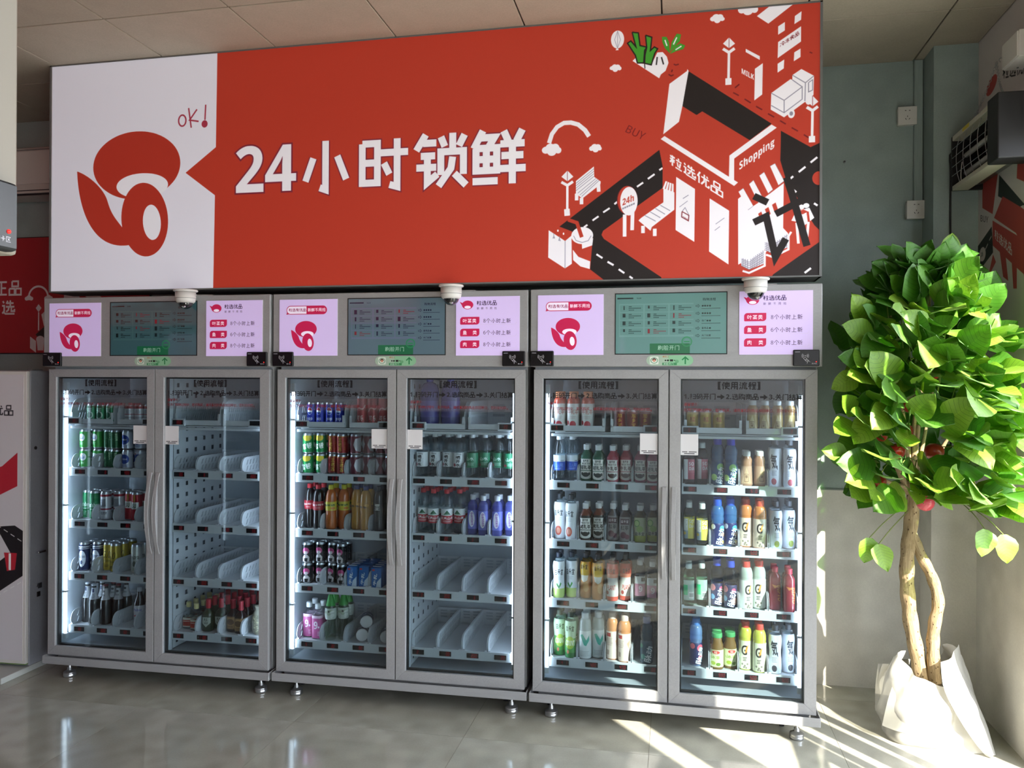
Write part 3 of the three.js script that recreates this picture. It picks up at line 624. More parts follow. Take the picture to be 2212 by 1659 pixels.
function doorFrame(x0, x1, gx0, gx1) { // four mitred rails
  const y0 = 0.1245, y1 = 1.53, gy0 = 0.169, gy1 = 1.491, e = 0.0004;
  const rail = (pts) => { const s = new THREE.Shape(); pts.forEach(([a, b], i) => s[i ? 'lineTo' : 'moveTo'](a, b)); s.closePath(); return new THREE.ExtrudeGeometry(s, { depth: 0.036, bevelEnabled: true, bevelSize: 0.0012, bevelThickness: 0.0015, bevelSegments: 1 }).translate(0, 0, -0.0585); };
  const b = 0.0012;
  return merge([rail([[x0 + b, y0 + b + e], [gx0 - b, gy0 + e], [gx0 - b, gy1 - e], [x0 + b, y1 - b - e]]), rail([[x1 - b, y0 + b + e], [x1 - b, y1 - b - e], [gx1 + b, gy1 - e], [gx1 + b, gy0 + e]]),
    rail([[x0 + b + e, y0 + b], [x1 - b - e, y0 + b], [gx1 - e, gy0 - b], [gx0 + e, gy0 - b]]), rail([[x0 + b + e, y1 - b], [gx0 + e, gy1 + b], [gx1 - e, gy1 + b], [x1 - b - e, y1 - b]])]);
}
const HANDLE = (() => { // bowed strip standing off the rail
  const s = new THREE.Shape(), y0 = 0.645, y1 = 1.033, ym = (y0 + y1) / 2; s.moveTo(0.022, y0); s.quadraticCurveTo(-0.058, ym, 0.022, y1); s.lineTo(0.016, y1); s.quadraticCurveTo(-0.046, ym, 0.016, y0); s.closePath();
  return new THREE.ExtrudeGeometry(s, { depth: 0.016, bevelEnabled: true, bevelSize: 0.001, bevelThickness: 0.001, bevelSegments: 1, curveSegments: 16 }).rotateY(Math.PI / 2);
})();
const RING = (gx0, gx1, gy0, gy1, z0, z1, w) => merge([span(gx0, gx0 + w, gy0, gy1, z0, z1), span(gx1 - w, gx1, gy0, gy1, z0, z1), span(gx0, gx1, gy0, gy0 + w, z0, z1), span(gx0, gx1, gy1 - w, gy1, z0, z1)]);
const DOOR = [doorFrame(0.012, 0.591, 0.053, 0.55), doorFrame(0.595, 1.186, 0.641, 1.138)], GLASSX = [[0.053, 0.55], [0.641, 1.138]];
const SHELL = merge([span(0.012, 0.056, 0.1225, 1.542, -0.62, -0.064), span(1.135, 1.188, 0.1225, 1.542, -0.62, -0.064), span(0.056, 1.135, 0.1225, 0.166, -0.62, -0.064), span(0.056, 1.135, 1.5, 1.542, -0.62, -0.064), span(0.056, 1.135, 0.166, 1.5, -0.62, -0.575)]);
const POST = merge([span(0.554, 0.643, 0.166, 1.5, -0.095, -0.068), span(0.554, 0.572, 0.166, 1.5, -0.575, -0.095)]);
const HEADER = merge([rspan(0, 1.2, 1.542, 1.878, -0.1, 0, 0.004), span(0.012, 1.188, 1.542, 1.872, -0.62, -0.1)]);
const BASE = merge([rspan(0, 1.2, 0.085, 0.1225, -0.004, 0, 0.0018), rspan(0, 0.004, 0.085, 0.1225, -0.62, -0.004, 0.0015), rspan(1.196, 1.2, 0.085, 0.1225, -0.62, -0.004, 0.0015), span(0.004, 1.196, 0.085, 0.09, -0.62, -0.004), span(0.03, 1.17, 0.09, 0.1225, -0.6, -0.07)]);
const LIPY = [1.041, 0.781, 0.52, 0.257], LANE0 = [0.135, 0.681], LANED = 0.128, TRAY0 = [0.078, 0.647], TRAYD = 0.1195;
const priceGeo = {};
function priceBox(s) { if (!priceGeo[s]) { const g = box(0.055, 0.0215, 0.003), [u, v, w, h] = readout(s), uv = g.attributes.uv; for (let i = 0; i < uv.count; i++) uv.setXY(i, i >= 16 && i < 20 ? u + uv.getX(i) * w : u + 0.002, i >= 16 && i < 20 ? v + uv.getY(i) * h : v + 0.002); priceGeo[s] = g; } return priceGeo[s]; }
function put(o, x, y, z) { o.position.set(x, y, z); return o; }
// prices: for each compartment five rows of read-outs
function makeCooler(label, pos, turn, screenMat, prices, noLights, dimmedPaint) {
  const M_body = dimmedPaint ?? M_paint;
  const t = thing('vending_cooler', label, 'cooler', null, pos, turn);
  part('cabinet_shell', SHELL, M_inner, t); part('centre_post', POST, M_plastic, t); part('perforated_panel', PERF, M_plastic, t).position.x = 0.6415; part('hole_shade_block', span(0.573, 0.6405, 0.167, 1.499, -0.574, -0.0955), M_holeShade, t);  // last piece: dark-coloured block standing in for shade behind the panel holes
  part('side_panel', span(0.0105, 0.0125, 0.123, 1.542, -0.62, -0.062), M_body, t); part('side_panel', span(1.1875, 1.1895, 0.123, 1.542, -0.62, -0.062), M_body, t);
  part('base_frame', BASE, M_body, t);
  for (const x of [0.085, 1.118]) for (const z of [-0.085, -0.53]) put(part('foot', FOOT, M_steel, t), x, 0, z);
  for (const x of [0.06, 1.07]) put(part('caster', CASTER, M_dark, t), x, 0, -0.2);
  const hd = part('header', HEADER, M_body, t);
  part('light_panel', slabFace(0.033, 0.318, 1.592, 1.851, -0.004, 0.0025), onFront(M_panelL, M_plastic), hd); part('light_panel', slabFace(0.876, 1.163, 1.591, 1.851, -0.004, 0.0025), onFront(M_panelR, M_plastic), hd);
  part('screen_bezel', RING(0.366, 0.829, 1.593, 1.853, -0.004, 0.0012, 0.004), M_gasket, hd); part('screen', slabFace(0.369, 0.826, 1.596, 1.85, -0.004, 0.0006), onFront(screenMat, M_gasket), hd);
  part('instruction_sticker', slabFace(0.498, 0.693, 1.5455, 1.5905, -0.001, 0.0006), onFront(M_sticker, M_sticker), hd);
  for (const [a, b] of [[0.002, 0.104], [1.087, 1.188]]) { part('card_reader', rspan(a, b, 1.5435, 1.61, -0.004, 0.011, 0.004), M_gasket, hd); part('reader_face', slabFace(a + 0.003, b - 0.003, 1.5465, 1.607, 0.0095, 0.0115), onFront(M_reader, M_gasket), hd); part('indicator_light', new THREE.SphereGeometry(0.0022, 8, 6).translate(b - 0.013, 1.5615, 0.0115), M_led, hd); }
  for (let k = 0; k < 2; k++) {
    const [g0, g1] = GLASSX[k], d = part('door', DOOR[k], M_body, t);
    part('glass', span(g0 - 0.004, g1 + 0.004, 0.166, 1.494, -0.036, -0.032), M_glass, d); part('gasket', RING(g0 + 0.0005, g1 - 0.0005, 0.1695, 1.4905, -0.0565, -0.038, 0.006), M_gasket, d);
    part('handle', HANDLE, M_body, d).position.set(k ? 0.607 : 0.567, 0, 0);
    const tx = new THREE.PlaneGeometry(0.484, 0.142).translate(k ? 0.889 : 0.304, 1.4125, -0.0312); part('instruction_print', tx, M_text, d);
    part('notice_card', k ? slabFace(0.642, 0.714, 1.17, 1.258, -0.0322, -0.031) : slabFace(0.472, 0.546, 1.17, 1.258, -0.0322, -0.031), onFront(M_code, M_code), d);
    // tube lamp on the door side of the compartment
    const lx = k ? 1.1265 : 0.0665, tb = part('tube_lamp', [cyl(0.0075, 0.0075, 1.21, 12, lx, 0.82, -0.076)], M_tube, t);
    for (const [y, h] of [[1.425, 0.04], [0.19, 0.025], [1.29, 0.008], [0.85, 0.008], [0.42, 0.008]]) part('lamp_holder', span(lx - 0.009, lx + 0.009, y, y + h, -0.086, -0.068), M_plastic, tb);
    if (!noLights) {
      const l = new THREE.RectAreaLight(new THREE.Color(0.72, 0.84, 1), 9.5, 0.016, 1.2); l.name = 'tube_light'; l.position.set(lx + (k ? -0.002 : 0.002), 0.82, -0.086); l.rotation.y = k ? 0.75 : -0.75; t.add(l);
    }
    const xa = k ? 0.646 : 0.074, xb = k ? 1.121 : 0.553;
    LIPY.forEach((y, r) => {
      const sh = part('shelf', [rspan(xa, xb, y - 0.042, y, -0.092, -0.088, 0.0015), span(xa, xb, y - 0.014, y - 0.01, -0.57, -0.09)], M_lip, t);
      for (let i = 0; i < 4; i++) {
        const cx = LANE0[k] + i * LANED; if (cx + 0.028 < xb + 0.02) put(part('price_display', priceBox(prices[k][r + 1][i] ?? ' '), M_price, sh), Math.min(cx, xb - 0.03), y - 0.0205, -0.0872);
        put(part('lane_tray', TRAY, M_plastic, sh), TRAY0[k] + i * TRAYD, y - 0.009, -0.096);
      }
    });
    part('basket_rail', [rspan(xa + 0.005, xb, 1.236, 1.248, -0.1, -0.088, 0.002), span(xa + 0.02, xb - 0.02, 1.25, 1.256, -0.56, -0.1)], M_lip, t);
    [[xa + 0.004, 0, xa - 0.004], [xb - 0.212, 1, xb - 0.072]].forEach(([x, b, px], i) => {
      const bk = part('pull_out_basket', BASKET[b], M_plastic, t); put(bk, k ? (i ? xb - 0.21 : xa + 0.01) : x, 1.26, -0.092);
      const tg = part('price_tag', rspan(0, 0.071, 0, 0.034, -0.012, 0, 0.002), M_plastic, bk); put(tg, (k ? (i ? xb - 0.071 : xa - 0.002) : px + 0.002) - bk.position.x, -0.003, 0.016);
      put(part('price_display', priceBox(prices[k][0][i] ?? ' '), M_price, bk), tg.position.x + 0.0355, 0.014, 0.0155);
    });
  }
  return t;
}
const POSES = [[0, 0, 0.0108], [1.2108, -0.0199, 0.00955], [2.4215, -0.028, -0.018]];
const PRICES = [
  [[['351', ''], ['351', '0', '400', ' '], ['3  ', '7', '60', ' '], ['60 ', '50', '0', ' '], ['30 ', '300', '60 ', ' ']], [['350', ' '], ['00', '3. ', '300', '2.00'], ['50', '0', '30 ', '55'], ['25 ', '3.00', '3.0', '50'], ['99 ', '1 00', '1  ', '14 0']]],
  [[['251', ' '], ['251', '3. 0', '300', '5.'], ['300', '0', '0', ' '], ['00', '300', '0', '2 '], ['5  ', '30 ', '80', '80']], [['2.00', '2.0 '], ['1  ', '1  ', '2.00', '00'], ['0', '2.0 ', '3  ', '00'], ['3 0', '3.00', '3. ', '0'], ['2  ', '00', '2.00', '20']]],
  [[['5  ', '50'], ['0', '0', '0', '4.80'], ['4 1', '4.80', '45 ', '4  '], ['80', '45 ', '8888', '0'], ['4 1', '4.80', '4.70', '00']], [['5  ', '3 '], ['3.80', '9980', '5 0', '50 '], ['8.00', '5.00', '5.00', '9.00'], ['8.80', '9.00', '5.00', '50 '], ['6.00', '9.90', '5.00', '5.00']]],
];
const COOLERS = POSES.map(([x, z, th], i) => makeCooler(['leftmost grey cooler of three, with beer below and empty right-hand trays', 'middle grey cooler of three, cola and water bottles above empty white trays', 'rightmost grey cooler of three, fully stocked and striped by sunlight beside the tree'][i], [x, 0, z], th, M_screen[i], PRICES[i]));
// ---------------------------------------------------------------- bottles, cans, cartons: one prototype per kind, then copies
function lathe(profile, n = 20, square = 0) {
  const g = new THREE.LatheGeometry(profile.map(([r, y]) => new THREE.Vector2(Math.max(r, 0.00001), y)), n), p = g.attributes.position, uv = g.attributes.uv;
  const y0 = profile[0][1], y1 = profile[profile.length - 1][1];
  for (let i = 0; i < p.count; i++) {
    if (square) { const x = p.getX(i), z = p.getZ(i), r = Math.hypot(x, z); if (r > 0.016) { const a = Math.atan2(x, z), e = 4, k = Math.pow(Math.pow(Math.abs(Math.cos(a)), e) + Math.pow(Math.abs(Math.sin(a)), e), -1 / e) * 0.96; p.setX(i, x * k); p.setZ(i, z * k); } }
    uv.setXY(i, uv.getX(i) + 0.25, (p.getY(i) - y0) / (y1 - y0 || 1));
  }
  if (square) g.computeVertexNormals();
  return g;
}
const dome = (r0, y0, r1, y1, n = 5) => Array.from({ length: n + 1 }, (_, i) => { const t = i / n * Math.PI / 2; return [r1 + (r0 - r1) * Math.cos(t), y0 + (y1 - y0) * Math.sin(t)]; });
const wave = (pts, n = 18) => { const c = new THREE.CatmullRomCurve3(pts.map(([r, y]) => new THREE.Vector3(r, y, 0)), false, 'catmullrom', 0.5); return c.getPoints(n).map((v) => [v.x, v.y]); };
const cut = (prof, a, b, grow = 0.0006) => { const at = (y) => { for (let i = 0; i + 1 < prof.length; i++) if (prof[i][1] <= y && prof[i + 1][1] >= y) { const t = (y - prof[i][1]) / (prof[i + 1][1] - prof[i][1] || 1); return prof[i][0] + (prof[i + 1][0] - prof[i][0]) * t; } return prof[prof.length - 1][0]; }; return [[at(a), a], ...prof.filter(([, y]) => y > a + 0.0005 && y < b - 0.0005), [at(b), b]].map(([r, y]) => [r + grow, y]); };
const capProfile = (r, y0, y1) => [[r * 0.93, y0], [r, y0 + 0.002], [r, y1 - 0.003], [r * 0.9, y1], [0, y1]];
const KIND = {
  water: { body: [[0, 0.001], [0.023, 0], [0.0265, 0.006], [0.0265, 0.05], [0.0255, 0.054], [0.0265, 0.058], [0.0265, 0.108], ...dome(0.0265, 0.112, 0.0115, 0.165, 6), [0.011, 0.172]], cap: [0.0128, 0.168, 0.187], label: [0.045, 0.106] },
  soft: { body: [[0, 0.001], [0.022, 0], [0.0265, 0.008], [0.0265, 0.04], [0.0245, 0.06], [0.0255, 0.078], [0.0265, 0.082], [0.0265, 0.12], ...dome(0.0265, 0.124, 0.0115, 0.17, 6), [0.011, 0.176]], cap: [0.0128, 0.172, 0.191], label: [0.082, 0.12] },
  milk: { body: [[0, 0.001], [0.022, 0], [0.026, 0.006], [0.026, 0.096], [0.024, 0.106], [0.014, 0.12], [0.012, 0.126], [0.0115, 0.132]], cap: [0.0138, 0.128, 0.15], label: [0.006, 0.102], square: 1 },
  sleeve: { body: wave([[0.0235, 0.001], [0.0258, 0.018], [0.0258, 0.045], [0.0228, 0.08], [0.0258, 0.115], [0.0262, 0.132], [0.022, 0.15], [0.0105, 0.16], [0.0105, 0.168]], 26), cap: [0.0122, 0.163, 0.184], label: [0.003, 0.149] },
  sport: { body: [[0, 0.001], [0.024, 0], [0.0272, 0.006], [0.0272, 0.084], [0.0248, 0.09], [0.0248, 0.097], [0.0272, 0.103], [0.0272, 0.112], [0.0253, 0.118], [0.0272, 0.124], ...dome(0.0272, 0.128, 0.014, 0.16, 5)], cap: [0.0168, 0.158, 0.186], label: [0.008, 0.092] },
  gator: { body: [[0, 0.001], [0.024, 0], [0.0275, 0.006], [0.0275, 0.06], [0.026, 0.064], [0.0275, 0.068], [0.0275, 0.116], [0.026, 0.12], [0.0275, 0.124], ...dome(0.0275, 0.128, 0.0145, 0.163, 6)], cap: [0.0165, 0.16, 0.186], label: [0.006, 0.115] },
  soda: { body: [[0, 0.001], [0.021, 0], [0.0235, 0.005], [0.0235, 0.122], [0.021, 0.132], [0.012, 0.142], [0.0115, 0.148]], cap: [0.0132, 0.144, 0.165], label: [0.024, 0.102], square: 1 },
  yogurt: { body: [[0, 0.001], [0.024, 0], [0.0262, 0.006], [0.0262, 0.118], [0.0245, 0.135], [0.017, 0.146], [0.0165, 0.15]], cap: [0.0178, 0.147, 0.172], label: [0.004, 0.118] },
  cone: { body: [[0, 0.001], [0.022, 0], [0.0245, 0.01], [0.0235, 0.03], [0.0205, 0.085], [0.0225, 0.105], [0.0145, 0.118], [0.014, 0.122]], cap: [0.0158, 0.118, 0.138], label: [0.01, 0.08] },
  jar: { body: [[0, 0.001], [0.025, 0], [0.0275, 0.005], [0.0275, 0.08], [0.0255, 0.096], [0.0205, 0.108], [0.0205, 0.124]], cap: [0.0222, 0.122, 0.14], label: [0.012, 0.078] },
  can: { body: [[0, 0.003], [0.019, 0.002], [0.021, 0], [0.0255, 0.007], [0.0255, 0.086], [0.0228, 0.0945], [0.0232, 0.0965], [0.0215, 0.0965], [0.0208, 0.0935], [0, 0.0935]], label: [0.007, 0.086], can: 1 },
  tall: { body: [[0, 0.003], [0.019, 0.002], [0.021, 0], [0.0252, 0.007], [0.0252, 0.132], [0.0228, 0.142], [0.0232, 0.1445], [0.0215, 0.1445], [0.0208, 0.141], [0, 0.141]], label: [0.007, 0.133], can: 1 },
  slim: { body: [[0, 0.003], [0.017, 0.002], [0.0195, 0], [0.0222, 0.006], [0.0222, 0.104], [0.02, 0.1115], [0.0203, 0.1135], [0.0188, 0.1135], [0.018, 0.1105], [0, 0.1105]], label: [0.006, 0.104], can: 1 },
  beer: { body: [[0, 0.001], [0.024, 0], [0.0268, 0.005], [0.0268, 0.095], [0.025, 0.112], [0.0145, 0.138], [0.0115, 0.16], [0.0105, 0.184]], cap: [0.0122, 0.181, 0.19], label: [0.118, 0.172] },
  brown: { body: [[0, 0.001], [0.024, 0], [0.0268, 0.005], [0.0268, 0.09], [0.025, 0.105], [0.013, 0.135], [0.0108, 0.165]], cap: [0.0125, 0.15, 0.172], label: [0.02, 0.09] },
  flask: { body: [[0, 0.001], [0.022, 0], [0.0255, 0.004], [0.0255, 0.06], [0.022, 0.072], [0.0105, 0.084], [0.0098, 0.1]], cap: [0.0122, 0.094, 0.117], label: [0.008, 0.05], square: 1 },
  liquor: { body: [[0, 0.001], [0.023, 0], [0.0262, 0.004], [0.0262, 0.07], [0.0225, 0.082], [0.0105, 0.095], [0.0098, 0.11]], cap: [0.0128, 0.1, 0.141], label: [0.012, 0.068], square: 1 },
  pot: { body: wave([[0.02, 0.001], [0.0285, 0.025], [0.0285, 0.075], [0.02, 0.098], [0.0145, 0.11], [0.018, 0.124]], 20), label: [0.006, 0.09] },
  spray: { body: wave([[0.0245, 0.001], [0.0262, 0.03], [0.022, 0.078], [0.0265, 0.105], [0.0268, 0.125], [0.024, 0.15], [0.0175, 0.172]], 22), cap: null, label: [0.095, 0.145] },
  big: { body: [[0, 0.001], [0.038, 0], [0.044, 0.01], [0.044, 0.05], [0.0415, 0.06], [0.044, 0.07], [0.044, 0.148], ...dome(0.044, 0.156, 0.014, 0.21, 6), [0.014, 0.216]], cap: [0.0165, 0.212, 0.233], label: [0.05, 0.125] },
  tub: { body: [[0, 0.001], [0.027, 0], [0.029, 0.004], [0.029, 0.062], [0.027, 0.068]], cap: [0.0285, 0.066, 0.08], label: [0.006, 0.062] },
};
const clearBottle = (color, rough = 0.03) => phys(color, rough, { transmission: 1, thickness: 0, ior: 1.45 });
const tinted = (color, t = 0.62) => phys(color, 0.06, { transmission: t > 0.3 ? t : 0.62, thickness: 0, ior: 1.45 });
const solid = (color) => phys(color, 0.28, { clearcoat: 0.8, clearcoatRoughness: 0.06 });
const M_water = phys('#eef3f5', 0.03, { transmission: 1, thickness: 0, ior: 1.45 }), M_tin = std('#b8bbbf', 0.3, { metalness: 0.95 });
const block = (bg, draw) => (g) => { g.fillStyle = bg; g.fillRect(0, 0, 256, 256); if (draw) draw(g); };
const W = (g, s, y, size, c, wt = 0.12) => centred(g, s, 128, y, size, c, wt);
const vertical = (g, s, x, y, size, c, wt = 0.12) => [...s].forEach((ch, i) => write(g, ch, x, y + i * size * 1.08, size, c, wt));
const bars = (g, x, y, w, n, c, h = 4, gap = 9) => { g.fillStyle = c; for (let i = 0; i < n; i++) g.fillRect(x + (i % 2) * 3, y + i * gap, w - (i * 13 % 17), h); };
const teaLabel = (bg, ink, name) => block(bg, (g) => { g.fillStyle = '#e9e4dc'; g.beginPath(); g.moveTo(52, 26); g.lineTo(204, 26); g.quadraticCurveTo(182, 62, 206, 110); g.lineTo(206, 226); g.quadraticCurveTo(128, 262, 50, 226); g.lineTo(50, 110); g.quadraticCurveTo(74, 62, 52, 26); g.fill(); W(g, '益禾堂', 34, 24, ink); g.font = 'bold 26px sans-serif'; g.fillStyle = ink; g.fillText('MILK TEA', 76, 86, 106); W(g, name, 94, 46, ink, 0.14); g.fillStyle = bg; g.fillRect(50, 150, 156, 6); oval(g, 128, 196, 46, 24, ink); oval(g, 82, 186, 13, 15, ink); oval(g, 174, 186, 13, 15, ink); });
const sleeveArt = (extra) => block('#e9ebee', (g) => { W(g, '益禾堂', 52, 44, '#26282c', 0.1); bars(g, 90, 108, 80, 3, '#b9bcc2', 3, 9); extra(g); });
const qiArt = (c) => block('#dfe3ea', (g) => { write(g, '気', 72, 34, 104, '#22262e', 0.12); bars(g, 92, 150, 70, 4, '#8b909a', 3, 9); oval(g, 128, 222, 34, 22, c); });
const pulse = (bg, dots) => block(bg, (g) => { for (const [x, y, r, c] of dots) oval(g, x, y, r, r * 0.9, c); g.save(); g.translate(98, 252); g.rotate(-1.35); write(g, '脉动', 10, 0, 96, '#f2f5f8', 0.13, 0.02); g.restore(); });
const gLabel = (bg) => block(bg, (g) => { g.font = 'bold 120px sans-serif'; g.fillStyle = '#2a2420'; g.fillText('G', 78, 128, 100); poly(g, [[140, 60], [172, 34], [150, 104], [128, 116]], '#e8963c'); bars(g, 104, 150, 50, 3, '#4a443c', 6, 13); for (const [x, y] of [[96, 212], [128, 226], [160, 210], [118, 240], [144, 244]]) oval(g, x, y, 12, 10, '#8d8474'); });
const goldCan = block('#a98a3c', (g) => { g.fillStyle = '#c8a850'; g.fillRect(40, 0, 70, 256); W(g, '红', 60, 70, '#8d1f1a', 0.13); bars(g, 80, 160, 96, 5, '#6d5420', 7, 15); });
